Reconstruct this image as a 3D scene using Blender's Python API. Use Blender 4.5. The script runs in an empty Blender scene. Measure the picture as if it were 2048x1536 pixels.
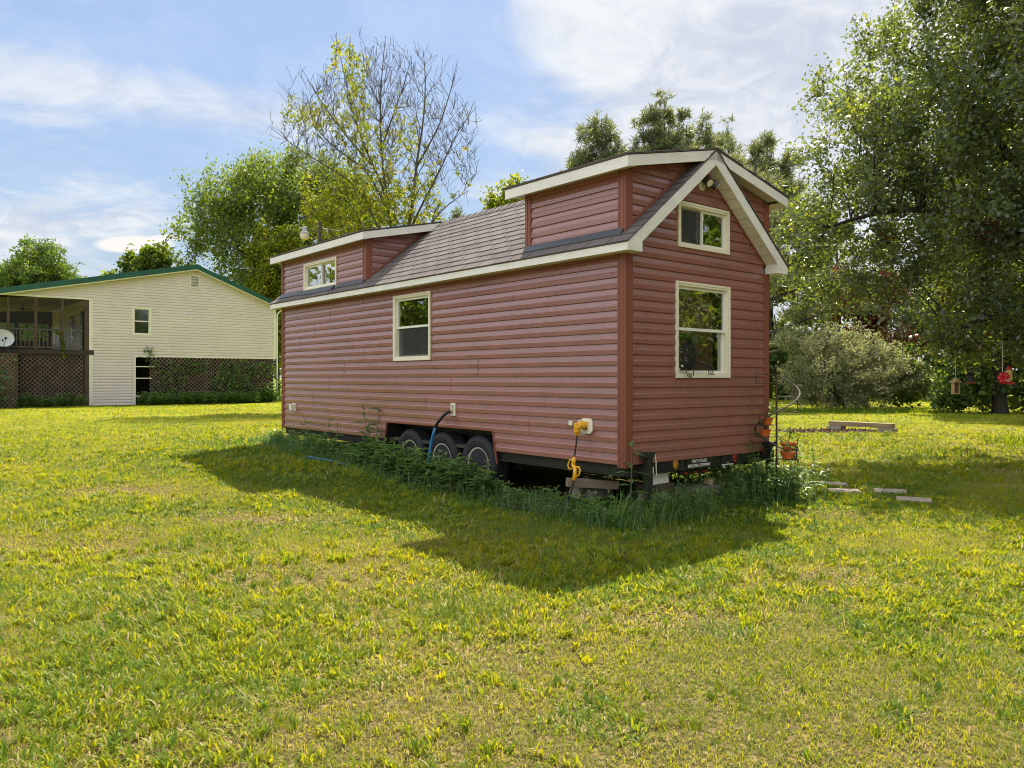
import bpy, math, random
import numpy as np
from mathutils import Vector, Matrix

C = bpy.context.scene.collection
SC = bpy.context.scene
RAD = math.radians

# ------------------------------------------------------------------ camera
F_PX = 1564.8            # focal length in pixels of a 2048 px wide picture
EYE = 1.427
cam_d = bpy.data.cameras.new("camera")
cam = bpy.data.objects.new("camera", cam_d)
C.objects.link(cam)
cam_d.sensor_width = 36.0
cam_d.lens = F_PX / 2048.0 * 36.0
cam_d.shift_y = -11.6 / 2048.0
cam_d.clip_start = 0.05
cam_d.clip_end = 3000.0
cam.location = (0, 0, EYE)
cam.rotation_euler = (math.pi / 2, 0, 0)
SC.camera = cam

# ------------------------------------------------------------------ light
SUN_AZ, SUN_EL = RAD(19.4), RAD(53.7)      # azimuth to the right of the view direction (+Y)
SUN_DIR = Vector((math.sin(SUN_AZ) * math.cos(SUN_EL), math.cos(SUN_AZ) * math.cos(SUN_EL), math.sin(SUN_EL)))
sun_d = bpy.data.lights.new("sun", 'SUN')
sun_d.energy = 5.0
sun_d.angle = RAD(0.55)
sun_d.color = (1.0, 0.91, 0.72)
sun = bpy.data.objects.new("sun", sun_d)
C.objects.link(sun)
sun.location = SUN_DIR * 60
sun.rotation_euler = SUN_DIR.to_track_quat('Z', 'Y').to_euler()

SC.view_settings.view_transform = 'Standard'
SC.view_settings.look = 'None'
SC.view_settings.exposure = 0.98
SC.view_settings.gamma = 1.0
SC.view_settings.use_curve_mapping = False
SC.render.film_transparent = False
try:
    SC.cycles.max_bounces = 7
    SC.cycles.diffuse_bounces = 3
    SC.cycles.transparent_max_bounces = 8
    SC.cycles.use_denoising = True
    SC.cycles.filter_width = 1.05
except Exception:
    pass

def build_world():
    w = bpy.data.worlds.new("World")
    SC.world = w
    w.use_nodes = True
    nt = w.node_tree
    nt.nodes.clear()
    N = nt.nodes.new
    L = nt.links.new
    out = N('ShaderNodeOutputWorld')
    bg = N('ShaderNodeBackground')
    bg.inputs['Strength'].default_value = 0.115
    L(bg.outputs[0], out.inputs[0])
    sky = N('ShaderNodeTexSky')
    sky.sky_type = 'NISHITA'
    sky.sun_disc = False
    sky.sun_elevation = SUN_EL
    sky.sun_rotation = SUN_AZ
    sky.altitude = 100
    sky.air_density = 1.0
    sky.dust_density = 0.35
    sky.ozone_density = 2.2
    tc = N('ShaderNodeTexCoord')
    sep = N('ShaderNodeSeparateXYZ')
    L(tc.outputs['Generated'], sep.inputs[0])

    def math_(op, a, b=None, c=None, clamp=False):
        n = N('ShaderNodeMath'); n.operation = op; n.use_clamp = clamp
        for i, v in enumerate((a, b, c)):
            if v is None: continue
            if isinstance(v, (int, float)): n.inputs[i].default_value = v
            else: L(v, n.inputs[i])
        return n.outputs[0]

    def smooth(v, lo, hi):
        n = N('ShaderNodeMapRange'); n.interpolation_type = 'SMOOTHSTEP'
        L(v, n.inputs['Value'])
        n.inputs['From Min'].default_value = lo; n.inputs['From Max'].default_value = hi
        n.inputs['To Min'].default_value = 0; n.inputs['To Max'].default_value = 1
        return n.outputs[0]

    def mix(a, b, f):
        n = N('ShaderNodeMix'); n.data_type = 'RGBA'
        L(f, n.inputs[0])
        for i, v in ((6, a), (7, b)):
            if isinstance(v, tuple): n.inputs[i].default_value = v
            else: L(v, n.inputs[i])
        return n.outputs[2]

    x, y, z = sep.outputs[0], sep.outputs[1], sep.outputs[2]
    zz = math_('ADD', math_('MAXIMUM', z, 0.0), 0.16)
    cx = math_('DIVIDE', x, zz)
    cy = math_('DIVIDE', y, zz)
    comb = N('ShaderNodeCombineXYZ')
    L(cx, comb.inputs[0]); L(math_('MULTIPLY', cy, 1.0), comb.inputs[1])

    def noise(vec, scale, detail, rough, off, dist=0.0):
        mp = N('ShaderNodeMapping'); L(vec, mp.inputs[0]); mp.inputs['Location'].default_value = off
        n = N('ShaderNodeTexNoise'); L(mp.outputs[0], n.inputs['Vector'])
        n.inputs['Scale'].default_value = scale; n.inputs['Detail'].default_value = detail
        n.inputs['Roughness'].default_value = rough; n.inputs['Distortion'].default_value = dist
        return n.outputs[0]
    n1 = noise(comb.outputs[0], 0.55, 7, 0.56, (3.1, 7.7, 0), 0.5)
    n2 = noise(comb.outputs[0], 2.1, 6, 0.6, (1.3, 2.2, 0), 0.8)
    n3 = noise(comb.outputs[0], 5.5, 6, 0.62, (4.3, 9.2, 0), 1.2)
    # a broad veil of cloud on the sunward (right) side, thin streaks elsewhere
    side = smooth(math_('DIVIDE', x, math_('MAXIMUM', y, 0.05)), -0.12, 0.36)
    back = smooth(math_('MULTIPLY', y, -1.0), -0.05, 0.35)
    dens = math_('ADD', math_('ADD', n1, math_('MULTIPLY', n2, 0.30)), math_('MULTIPLY', side, 0.34))
    veil = math_('MULTIPLY', smooth(dens, 0.60, 0.84), 0.92)
    band = math_('MULTIPLY', smooth(math_('MULTIPLY', math_('ABSOLUTE', math_('SUBTRACT', z, math_('ADD', 0.285, math_('MULTIPLY', n2, 0.05)))), -1.0), -0.05, -0.004), smooth(math_('MULTIPLY', x, -1.0), 0.06, 0.30))
    puffs = math_('MULTIPLY', smooth(n2, 0.46, 0.66), math_('MULTIPLY', smooth(math_('MULTIPLY', z, -1.0), -0.33, -0.26), smooth(math_('MULTIPLY', x, -1.0), 0.02, 0.2)))
    veil = math_('MAXIMUM', veil, math_('MULTIPLY', math_('ADD', math_('MULTIPLY', band, 0.72), math_('MULTIPLY', puffs, 0.55), None, True), math_('ADD', 0.35, n2)))
    low = smooth(math_('MULTIPLY', z, -1.0), -0.34, -0.02)       # haze towards the horizon
    veil = math_('MAXIMUM', veil, math_('MULTIPLY', low, 0.42))
    veil = math_('MAXIMUM', veil, 0.24)
    # the bright aureole round the sun is held back
    bw = N('ShaderNodeRGBToBW'); L(sky.outputs[0], bw.inputs[0])
    over = math_('MAXIMUM', math_('SUBTRACT', bw.outputs[0], 3.2), 0.0)
    gain = math_('DIVIDE', 0.73, math_('ADD', 1.0, math_('MULTIPLY', over, 0.22)))
    vs = N('ShaderNodeVectorMath'); vs.operation = 'SCALE'; L(sky.outputs[0], vs.inputs[0]); L(gain, vs.inputs['Scale'])
    ccol = mix((2.9, 3.1, 3.55, 1), (4.15, 4.2, 4.25, 1), smooth(math_('ADD', math_('MULTIPLY', n2, 0.6), math_('MULTIPLY', n3, 0.5)), 0.40, 0.68))
    col = mix(vs.outputs[0], ccol, veil)
    # unseen bright cloud added overhead, left and behind the viewer for fill light
    bk = smooth(math_('ADD', math_('ADD', math_('MULTIPLY', x, -0.72), math_('MULTIPLY', y, -0.50)), math_('MULTIPLY', z, 0.42)), 0.20, 0.55)
    cov = math_('MULTIPLY', bk, math_('ADD', 0.45, math_('MULTIPLY', 0.55, smooth(math_('ADD', n1, math_('MULTIPLY', n2, 0.4)), 0.50, 0.86))))
    col = mix(col, (7.6, 7.8, 8.4, 1), cov)
    # two small lens clouds low on the left
    ty = math_('MAXIMUM', y, 0.05)
    ta = math_('DIVIDE', x, ty); te = math_('DIVIDE', z, ty)
    for (ca, ce, ra, re, s) in ((-0.482, 0.171, 0.056, 0.0125, 1.0), (-0.437, 0.180, 0.030, 0.0045, 0.8)):
        wob = math_('MULTIPLY', math_('SUBTRACT', n2, 0.5), 0.4)
        d1 = math_('DIVIDE', math_('SUBTRACT', ta, ca), ra)
        d2 = math_('DIVIDE', math_('SUBTRACT', te, ce), re)
        r2 = math_('ADD', math_('ADD', math_('MULTIPLY', d1, d1), math_('MULTIPLY', d2, d2)), wob)
        front = math_('GREATER_THAN', y, 0.1)
        m = math_('MULTIPLY', math_('MULTIPLY', smooth(math_('MULTIPLY', r2, -1.0), -1.05, -0.45), s), front)
        col = mix(col, (4.45, 4.3, 4.15, 1), m)
    L(col, bg.inputs['Color'])
build_world()

# ------------------------------------------------------------------ helpers
def tag(o, label=None, cat=None, group=None, kind=None):
    if label: o['label'] = label
    if cat: o['category'] = cat
    if group: o['group'] = group
    if kind: o['kind'] = kind
    return o

def empty(name, loc=(0, 0, 0), rz=0.0, parent=None):
    o = bpy.data.objects.new(name, None)
    C.objects.link(o)
    o.location = loc
    o.rotation_euler = (0, 0, rz)
    o.empty_display_size = 0.2
    if parent is not None: o.parent = parent
    return o

def copy_tree(o, parent=None):
    c = o.copy(); C.objects.link(c)
    if parent is not None: c.parent = parent
    for ch in list(o.children): copy_tree(ch, c)
    return c

class MB:
    """collects shapes, then links them as ONE mesh object"""
    def __init__(s, tf=None):
        s.v = []; s.f = []; s.m = []; s.uv = {}
        s.tf = tf
    def add(s, vs, fs, m=0):
        b = len(s.v)
        for p in vs:
            s.v.append(tuple(s.tf(*p)) if s.tf else tuple(p))
        for q in fs:
            s.f.append(tuple(b + i for i in q)); s.m.append(m)
        return s
    def box(s, x0, x1, y0, y1, z0, z1, m=0):
        vs = [(x0, y0, z0), (x1, y0, z0), (x1, y1, z0), (x0, y1, z0), (x0, y0, z1), (x1, y0, z1), (x1, y1, z1), (x0, y1, z1)]
        fs = [(0, 3, 2, 1), (4, 5, 6, 7), (0, 1, 5, 4), (1, 2, 6, 5), (2, 3, 7, 6), (3, 0, 4, 7)]
        return s.add(vs, fs, m)
    def prism(s, poly, a0, a1, axis=1, m=0):
        """poly: 2-D outline; extruded along axis from a0 to a1"""
        n = len(poly)
        def P(p, a):
            if axis == 1: return (p[0], a, p[1])
            if axis == 0: return (a, p[0], p[1])
            return (p[0], p[1], a)
        vs = [P(p, a0) for p in poly] + [P(p, a1) for p in poly]
        fs = [tuple(range(n)), tuple(reversed(range(n, 2 * n)))]
        for i in range(n):
            j = (i + 1) % n
            fs.append((i, i + n, j + n, j))
        return s.add(vs, fs, m)
    def bar(s, p, q, w, h=None, m=0):
        h = w if h is None else h
        p = Vector(p); q = Vector(q); d = (q - p)
        if d.length < 1e-6: return s
        d.normalize()
        up = Vector((0, 0, 1)) if abs(d.z) < 0.95 else Vector((1, 0, 0))
        a = d.cross(up).normalized(); b = a.cross(d).normalized()
        vs = []
        for c in (p, q):
            for sa, sb in ((-1, -1), (1, -1), (1, 1), (-1, 1)):
                vs.append(tuple(c + a * sa * w / 2 + b * sb * h / 2))
        fs = [(0, 1, 2, 3), (7, 6, 5, 4), (0, 4, 5, 1), (1, 5, 6, 2), (2, 6, 7, 3), (3, 7, 4, 0)]
        return s.add(vs, fs, m)
    def tube(s, pts, r, k=8, m=0, caps=True):
        pts = [Vector(p) for p in pts]
        n = len(pts)
        rs = [r] * n if isinstance(r, (int, float)) else list(r)
        vs = []; prev = None
        for i in range(n):
            t = (pts[min(i + 1, n - 1)] - pts[max(i - 1, 0)])
            t.normalize()
            if prev is None:
                up = Vector((0, 0, 1)) if abs(t.z) < 0.9 else Vector((1, 0, 0))
                a = t.cross(up).normalized()
            else:
                a = (prev - t * prev.dot(t)).normalized()
            prev = a
            b = t.cross(a)
            for j in range(k):
                an = 2 * math.pi * j / k
                vs.append(tuple(pts[i] + (a * math.cos(an) + b * math.sin(an)) * rs[i]))
        fs = []
        for i in range(n - 1):
            for j in range(k):
                j2 = (j + 1) % k
                fs.append((i * k + j, i * k + j2, (i + 1) * k + j2, (i + 1) * k + j))
        if caps:
            fs.append(tuple(reversed(range(k)))); fs.append(tuple(range((n - 1) * k, n * k)))
        return s.add(vs, fs, m)
    def lathe(s, prof, center, axis='z', k=24, m=0, sx=1.0, sy=1.0):
        """prof: (radius, along) pairs"""
        vs = []
        for r, h in prof:
            for j in range(k):
                an = 2 * math.pi * j / k
                p, q = r * math.cos(an) * sx, r * math.sin(an) * sy
                if axis == 'z': d = (p, q, h)
                elif axis == 'y': d = (p, h, q)
                else: d = (h, p, q)
                vs.append((center[0] + d[0], center[1] + d[1], center[2] + d[2]))
        fs = []
        n = len(prof)
        for i in range(n - 1):
            for j in range(k):
                j2 = (j + 1) % k
                fs.append((i * k + j, i * k + j2, (i + 1) * k + j2, (i + 1) * k + j))
        if prof[0][0] > 1e-5: fs.append(tuple(reversed(range(k))))
        if prof[-1][0] > 1e-5: fs.append(tuple(range((n - 1) * k, n * k)))
        return s.add(vs, fs, m)
    def build(s, name, mats, parent=None, smooth=False, bevel=0.0, loc=None):
        me = bpy.data.meshes.new(name)
        me.from_pydata(s.v, [], s.f)
        if not isinstance(mats, (list, tuple)): mats = [mats]
        for x in mats: me.materials.append(x)
        if len(mats) > 1: me.polygons.foreach_set('material_index', s.m)
        if smooth: me.polygons.foreach_set('use_smooth', [True] * len(s.f))
        me.update()
        o = bpy.data.objects.new(name, me)
        C.objects.link(o)
        if parent is not None: o.parent = parent
        if loc is not None: o.location = loc
        if bevel > 0:
            b = o.modifiers.new('bevel', 'BEVEL'); b.width = bevel; b.segments = 2; b.limit_method = 'ANGLE'; b.angle_limit = RAD(40)
        return o

def np_mesh(name, co, faces4=None, faces3=None, mat=None, attrs=None, smooth=False, parent=None, loc=None):
    """co (n,3); faces4 (m,4); faces3 (k,3); attrs: dict of float point attributes"""
    me = bpy.data.meshes.new(name)
    co = np.ascontiguousarray(co, dtype=np.float32)
    me.vertices.add(len(co)); me.vertices.foreach_set('co', co.ravel())
    loops = []; starts = []; n = 0
    for fc in (faces4, faces3):
        if fc is None or len(fc) == 0: continue
        fc = np.asarray(fc, dtype=np.int32); w = fc.shape[1]
        loops.append(fc.ravel()); starts.append(n + np.arange(len(fc), dtype=np.int32) * w); n += fc.size
    loops = np.concatenate(loops); starts = np.concatenate(starts)
    me.loops.add(len(loops)); me.loops.foreach_set('vertex_index', loops)
    me.polygons.add(len(starts)); me.polygons.foreach_set('loop_start', starts)
    if smooth: me.polygons.foreach_set('use_smooth', np.ones(len(starts), dtype=bool))
    for k, a in (attrs or {}).items():
        at = me.attributes.new(k, 'FLOAT', 'POINT'); at.data.foreach_set('value', np.ascontiguousarray(a, dtype=np.float32))
    me.update(calc_edges=True)
    if mat is not None: me.materials.append(mat)
    o = bpy.data.objects.new(name, me)
    C.objects.link(o)
    if parent is not None: o.parent = parent
    if loc is not None: o.location = loc
    return o

# ------------------------------------------------------------------ materials
def pm(name, col, rough=0.5, var=0.12, scale=6.0, bump=0.0, bscale=90.0, metallic=0.0, spec=0.5, col2=None, stretch=(1, 1, 1), rvar=0.1, fine=0.0):
    """principled surface with procedural colour, roughness and bump variation"""
    m = bpy.data.materials.new(name); m.use_nodes = True
    nt = m.node_tree; N = nt.nodes.new; L = nt.links.new
    b = nt.nodes['Principled BSDF']
    b.inputs['Metallic'].default_value = metallic
    b.inputs['Specular IOR Level'].default_value = spec
    tc = N('ShaderNodeTexCoord'); mp = N('ShaderNodeMapping'); L(tc.outputs['Object'], mp.inputs[0]); mp.inputs['Scale'].default_value = stretch
    n = N('ShaderNodeTexNoise'); L(mp.outputs[0], n.inputs['Vector']); n.inputs['Scale'].default_value = scale; n.inputs['Detail'].default_value = 6; n.inputs['Roughness'].default_value = 0.62
    r = N('ShaderNodeMapRange'); L(n.outputs[0], r.inputs['Value'])
    r.inputs['From Min'].default_value = 0.28; r.inputs['From Max'].default_value = 0.72
    r.inputs['To Min'].default_value = 0.0; r.inputs['To Max'].default_value = 1.0
    mx = N('ShaderNodeMix'); mx.data_type = 'RGBA'; L(r.outputs[0], mx.inputs[0])
    c2 = col2 if col2 else tuple(c * (1 - 2 * var) for c in col)
    c1 = col if col2 else tuple(min(1, c * (1 + var)) for c in col)
    mx.inputs[6].default_value = (*c2, 1); mx.inputs[7].default_value = (*c1, 1)
    src = mx.outputs[2]
    if fine > 0:
        n3 = N('ShaderNodeTexNoise'); L(mp.outputs[0], n3.inputs['Vector']); n3.inputs['Scale'].default_value = scale * 14; n3.inputs['Detail'].default_value = 3
        r3 = N('ShaderNodeMapRange'); L(n3.outputs[0], r3.inputs['Value']); r3.inputs['From Min'].default_value = .3; r3.inputs['From Max'].default_value = .7
        r3.inputs['To Min'].default_value = 1 - fine; r3.inputs['To Max'].default_value = 1 + fine
        mm = N('ShaderNodeMix'); mm.data_type = 'RGBA'; mm.blend_type = 'MULTIPLY'; mm.inputs[0].default_value = 1.0
        L(src, mm.inputs[6]); L(r3.outputs[0], mm.inputs[7]); src = mm.outputs[2]
    L(src, b.inputs['Base Color'])
    rr = N('ShaderNodeMapRange'); L(n.outputs[0], rr.inputs['Value']); rr.inputs['To Min'].default_value = max(0.02, rough - rvar); rr.inputs['To Max'].default_value = min(1, rough + rvar)
    L(rr.outputs[0], b.inputs['Roughness'])
    if bump > 0:
        n2 = N('ShaderNodeTexNoise'); L(mp.outputs[0], n2.inputs['Vector']); n2.inputs['Scale'].default_value = bscale; n2.inputs['Detail'].default_value = 4
        bp = N('ShaderNodeBump'); bp.inputs['Strength'].default_value = bump; bp.inputs['Distance'].default_value = 0.01
        L(n2.outputs[0], bp.inputs['Height']); L(bp.outputs[0], b.inputs['Normal'])
    return m

def leafmat(name, stops, trans, tfac=0.45, rough=0.5, spec=0.3, tstops=None):
    """leaf surface: reflecting + light passing through; 'tint' attribute chooses the colour. trans multiplies the transmitted colour"""
    m = bpy.data.materials.new(name); m.use_nodes = True
    nt = m.node_tree; N = nt.nodes.new; L = nt.links.new
    b = nt.nodes['Principled BSDF']; out = nt.nodes['Material Output']
    at = N('ShaderNodeAttribute'); at.attribute_name = 'tint'
    cr = N('ShaderNodeValToRGB'); L(at.outputs['Fac'], cr.inputs[0])
    els = cr.color_ramp.elements
    while len(els) < len(stops): els.new(0.5)
    for e, (p, c) in zip(els, stops): e.position = p; e.color = (*c, 1)
    L(cr.outputs[0], b.inputs['Base Color']); b.inputs['Roughness'].default_value = rough; b.inputs['Specular IOR Level'].default_value = spec
    t = N('ShaderNodeBsdfTranslucent')
    mu = N('ShaderNodeMix'); mu.data_type = 'RGBA'; mu.blend_type = 'MULTIPLY'; mu.inputs[0].default_value = 1.0; mu.clamp_result = True
    L(cr.outputs[0], mu.inputs[6]); mu.inputs[7].default_value = (*trans, 1)
    if tstops:
        c2 = N('ShaderNodeValToRGB'); L(at.outputs['Fac'], c2.inputs[0])
        els = c2.color_ramp.elements
        while len(els) < len(tstops): els.new(0.5)
        for e, (p, c) in zip(els, tstops): e.position = p; e.color = (*c, 1)
        L(c2.outputs[0], t.inputs['Color'])
    else: L(mu.outputs[2], t.inputs['Color'])
    mx = N('ShaderNodeMixShader'); mx.inputs[0].default_value = tfac
    L(b.outputs[0], mx.inputs[1]); L(t.outputs[0], mx.inputs[2]); L(mx.outputs[0], out.inputs['Surface'])
    return m

def glassmat(name, tint=(0.75, 0.8, 0.78), f0=.40, wob=0.0):
    m = bpy.data.materials.new(name); m.use_nodes = True
    nt = m.node_tree; N = nt.nodes.new; L = nt.links.new
    nt.nodes.remove(nt.nodes['Principled BSDF']); out = nt.nodes['Material Output']
    g = N('ShaderNodeBsdfGlossy'); g.inputs['Roughness'].default_value = 0.015; g.inputs['Color'].default_value = (0.97, 0.99, 0.97, 1)
    t = N('ShaderNodeBsdfTransparent'); t.inputs['Color'].default_value = (*tint, 1)
    fr = N('ShaderNodeLayerWeight'); fr.inputs['Blend'].default_value = 0.5
    pw = N('ShaderNodeMath'); pw.operation = 'POWER'; L(fr.outputs['Facing'], pw.inputs[0]); pw.inputs[1].default_value = 4.0
    mr = N('ShaderNodeMapRange'); L(pw.outputs[0], mr.inputs['Value']); mr.inputs['To Min'].default_value = f0; mr.inputs['To Max'].default_value = 1.0
    if wob > 0:
        tc = N('ShaderNodeTexCoord'); n = N('ShaderNodeTexNoise'); L(tc.outputs['Object'], n.inputs['Vector']); n.inputs['Scale'].default_value = 2.2
        bp = N('ShaderNodeBump'); bp.inputs['Strength'].default_value = wob; bp.inputs['Distance'].default_value = 0.02
        L(n.outputs[0], bp.inputs['Height']); L(bp.outputs[0], g.inputs['Normal'])
    mx = N('ShaderNodeMixShader'); L(mr.outputs[0], mx.inputs[0]); L(t.outputs[0], mx.inputs[1]); L(g.outputs[0], mx.inputs[2])
    L(mx.outputs[0], out.inputs['Surface'])
    return m

M = {}
M['siding'] = pm('red_vinyl', (0.275, 0.104, 0.084), rough=0.28, var=0.09, scale=1.1, bump=0.04, bscale=140, spec=0.95, fine=0.05, stretch=(1, 1, 1))
M['trim_red'] = pm('red_vinyl_trim', (0.235, 0.075, 0.046), rough=0.42, var=0.05, scale=2, spec=0.4)
M['seam'] = pm('panel_gap', (0.030, 0.010, 0.010), rough=0.8)
M['white'] = pm('white_trim', (0.80, 0.775, 0.70), rough=0.42, var=0.06, scale=3.5, fine=0.04, stretch=(1, 1, 3))
M['soffit'] = pm('vinyl_soffit', (0.78, 0.74, 0.64), rough=0.45, var=0.03, scale=3)
M['cream'] = pm('cream_window_vinyl', (0.80, 0.74, 0.56), rough=0.35, var=0.03, scale=4)
M['sash'] = pm('white_sash_vinyl', (0.80, 0.78, 0.68), rough=0.33, var=0.03, scale=4)
M['dark'] = pm('dark_gap', (0.012, 0.011, 0.010), rough=0.9)
M['flash'] = pm('metal_flashing', (0.075, 0.085, 0.10), rough=0.5, metallic=0.2, var=0.1)
M['glass'] = glassmat('window_glass', wob=0.05)
M['steel_dark'] = pm('painted_trailer_steel', (0.022, 0.024, 0.018), rough=0.5, var=0.3, scale=9, spec=0.4)
M['steel_olive'] = pm('weathered_steel', (0.075, 0.072, 0.055), rough=0.6, var=0.3, scale=12)
M['rubber'] = pm('tyre_rubber', (0.026, 0.026, 0.028), rough=0.72, var=0.2, scale=10, spec=0.35)
M['rim'] = pm('rim_metal', (0.62, 0.58, 0.48), rough=0.45, metallic=0.0, var=0.15)
M['yellow'] = pm('yellow_plastic', (0.80, 0.40, 0.010), rough=0.4, var=0.06)
M['black'] = pm('black_plastic', (0.012, 0.012, 0.013), rough=0.45)
M['blue'] = pm('blue_hose', (0.02, 0.17, 0.36), rough=0.4, var=0.2, scale=30)
M['brass'] = pm('brass', (0.55, 0.42, 0.2), rough=0.35, metallic=0.9)
M['wood'] = pm('grey_timber', (0.34, 0.24, 0.15), rough=0.8, var=0.25, scale=3, stretch=(1, 14, 14), bump=0.3, bscale=30)
M['wood_dark'] = pm('weathered_wood', (0.085, 0.058, 0.038), rough=0.85, var=0.3, scale=3, stretch=(8, 8, 1), bump=0.3, bscale=30)
M['concrete'] = pm('concrete', (0.33, 0.30, 0.25), rough=0.9, var=0.2, scale=12, bump=0.4, bscale=80)
M['stone'] = pm('flagstone', (0.33, 0.27, 0.21), rough=0.85, var=0.14, scale=8, bump=0.3, bscale=60)
M['terracotta'] = pm('terracotta_plastic', (0.62, 0.14, 0.025), rough=0.5, var=0.15, scale=14)
M['rust'] = pm('rusty_iron', (0.060, 0.034, 0.022), rough=0.75, var=0.35, scale=30)
M['iron'] = pm('black_iron', (0.016, 0.015, 0.014), rough=0.55)
M['curtain'] = pm('brown_curtain', (0.34, 0.15, 0.08), rough=0.9, var=0.25, scale=5, stretch=(8, 8, 1))
M['floor'] = pm('interior_dark', (0.05, 0.04, 0.03), rough=0.8)
M['bark'] = pm('grey_bark', (0.085, 0.066, 0.050), rough=0.9, var=0.3, scale=5, stretch=(3, 3, 1), bump=0.6, bscale=18)
M['bark_light'] = pm('pale_bark', (0.105, 0.090, 0.075), rough=0.9, var=0.3, scale=5, stretch=(3, 3, 1), bump=0.5, bscale=18)
M['bark_dark'] = pm('dark_bark', (0.040, 0.030, 0.023), rough=0.9, var=0.3, scale=5, stretch=(3, 3, 1), bump=0.6, bscale=18)
# ================================================================== the small red house on its trailer
TH = 0.6971
NX, NY = 1.1398, 7.8609
W, LG = 2.55, 8.24
ZB, ZS = 0.55, 2.68                  # foot of the siding, soffit
OE, GE = 0.165, 0.179                # eave and gable overhang
ZE = 2.774; RZ = 3.92; UC = W / 2    # main eave top, ridge, ridge line
SL = (RZ - ZE) / (UC + OE)
DZ = 3.614; DA = 3.929; DSL = (DA - DZ) / (UC + OE)
COURSE = 0.112

def shinglemat(name, col):
    m = bpy.data.materials.new(name); m.use_nodes = True
    nt = m.node_tree; N = nt.nodes.new; L = nt.links.new
    b = nt.nodes['Principled BSDF']; b.inputs['Roughness'].default_value = 0.85; b.inputs['Specular IOR Level'].default_value = 0.25
    g = N('ShaderNodeNewGeometry'); tc = N('ShaderNodeTexCoord')
    n = N('ShaderNodeTexNoise'); L(tc.outputs['Object'], n.inputs['Vector']); n.inputs['Scale'].default_value = 160; n.inputs['Detail'].default_value = 3
    n2 = N('ShaderNodeTexNoise'); L(tc.outputs['Object'], n2.inputs['Vector']); n2.inputs['Scale'].default_value = 1.2; n2.inputs['Detail'].default_value = 4
    a = N('ShaderNodeMath'); a.operation = 'MULTIPLY_ADD'; L(g.outputs['Random Per Island'], a.inputs[0]); a.inputs[1].default_value = 0.38; a.inputs[2].default_value = 0.46
    a2 = N('ShaderNodeMath'); a2.operation = 'MULTIPLY_ADD'; L(n.outputs[0], a2.inputs[0]); a2.inputs[1].default_value = 0.75; L(a.outputs[0], a2.inputs[2])
    a3 = N('ShaderNodeMath'); a3.operation = 'MULTIPLY_ADD'; L(n2.outputs[0], a3.inputs[0]); a3.inputs[1].default_value = 0.35; L(a2.outputs[0], a3.inputs[2])
    mx = N('ShaderNodeMix'); mx.data_type = 'RGBA'; mx.blend_type = 'MULTIPLY'; mx.inputs[0].default_value = 1
    mx.inputs[6].default_value = (*col, 1); L(a3.outputs[0], mx.inputs[7]); L(mx.outputs[2], b.inputs['Base Color'])
    bp = N('ShaderNodeBump'); bp.inputs['Strength'].default_value = 0.4; bp.inputs['Distance'].default_value = 0.004; L(n.outputs[0], bp.inputs['Height']); L(bp.outputs[0], b.inputs['Normal'])
    return m
M['shingle'] = shinglemat('asphalt_shingles', (0.118, 0.102, 0.098))

# planes: (a along the wall, o outward, z up) -> house coordinates
def PL(a, o, z): return (-o, a, z)                     # long wall facing the viewer's left
def PR(a, o, z): return (W + o, a, z)                  # long wall on the other side
def PE(a, o, z): return (a, -o, z)                     # near end wall
def PF(a, o, z): return (a, LG + o, z)                 # far end wall
def PV(v0, s=1): return lambda a, o, z: (a, v0 - s * o, z)

def siding(mb, z0, z1, lo, hi, holes=(), course=COURSE, extra=(), d=0.016, base=0.0, m=0):
    """lap siding between the outlines lo(z), hi(z); holes: (za, zb, lo_a, lo_b, hi_a, hi_b)"""
    zs = {round(z0, 5), round(z1, 5)}
    k = 0
    while z0 + k * course < z1:
        for f in (0.0, 0.42, 0.5):
            z = z0 + (k + f) * course
            if z0 < z < z1: zs.add(round(z, 5))
        k += 1
    for h in holes: zs.update(round(z, 5) for z in h[:2] if z0 < z < z1)
    zs.update(round(z, 5) for z in extra if z0 < z < z1)
    zs = sorted(zs)
    def prof(z):
        f = ((z - z0) / course) % 1.0
        if f <= 0.42: return base + d
        if f <= 0.5: return base + d * (1 - 0.28 * (f - 0.42) / 0.08)
        return base + d * 0.72 * (1 - (f - 0.5) / 0.5) + 0.001
    for za, zb in zip(zs[:-1], zs[1:]):
        if zb - za < 1e-4: continue
        iv = [(lo(za), lo(zb), hi(za), hi(zb))]
        zm = (za + zb) / 2
        for h in holes:
            if not (h[0] < zm < h[1]): continue
            def e(q0, q1, z): return q0 + (q1 - q0) * (z - h[0]) / (h[1] - h[0])
            hl = (e(h[2], h[3], za), e(h[2], h[3], zb)); hh = (e(h[4], h[5], za), e(h[4], h[5], zb))
            new = []
            for (la, lb, ra, rb) in iv:
                if hh[0] <= la or hl[0] >= ra: new.append((la, lb, ra, rb)); continue
                if hl[0] > la: new.append((la, lb, hl[0], hl[1]))
                if hh[0] < ra: new.append((hh[0], hh[1], ra, rb))
            iv = new
        oa, ob = prof(za + 1e-5), prof(zb - 1e-5)
        kk = (za - z0) / course
        isb = abs(kk - round(kk)) < 1e-3 and za > z0 + 1e-4
        for (la, lb, ra, rb) in iv:
            if ra - la < 1e-4 and rb - lb < 1e-4: continue
            mb.add([(la, oa, za), (ra, oa, za), (rb, ob, zb), (lb, ob, zb)], [(0, 1, 2, 3)], m)
            if isb: mb.add([(la, base + .001, za), (ra, base + .001, za), (ra, oa, za), (la, oa, za)], [(0, 1, 2, 3)], m)

house = empty('tiny_house', (NX, NY, 0), TH)
tag(house, 'dark red tiny house on a trailer with dormers, cream windows and white trim', 'tiny house')

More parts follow.
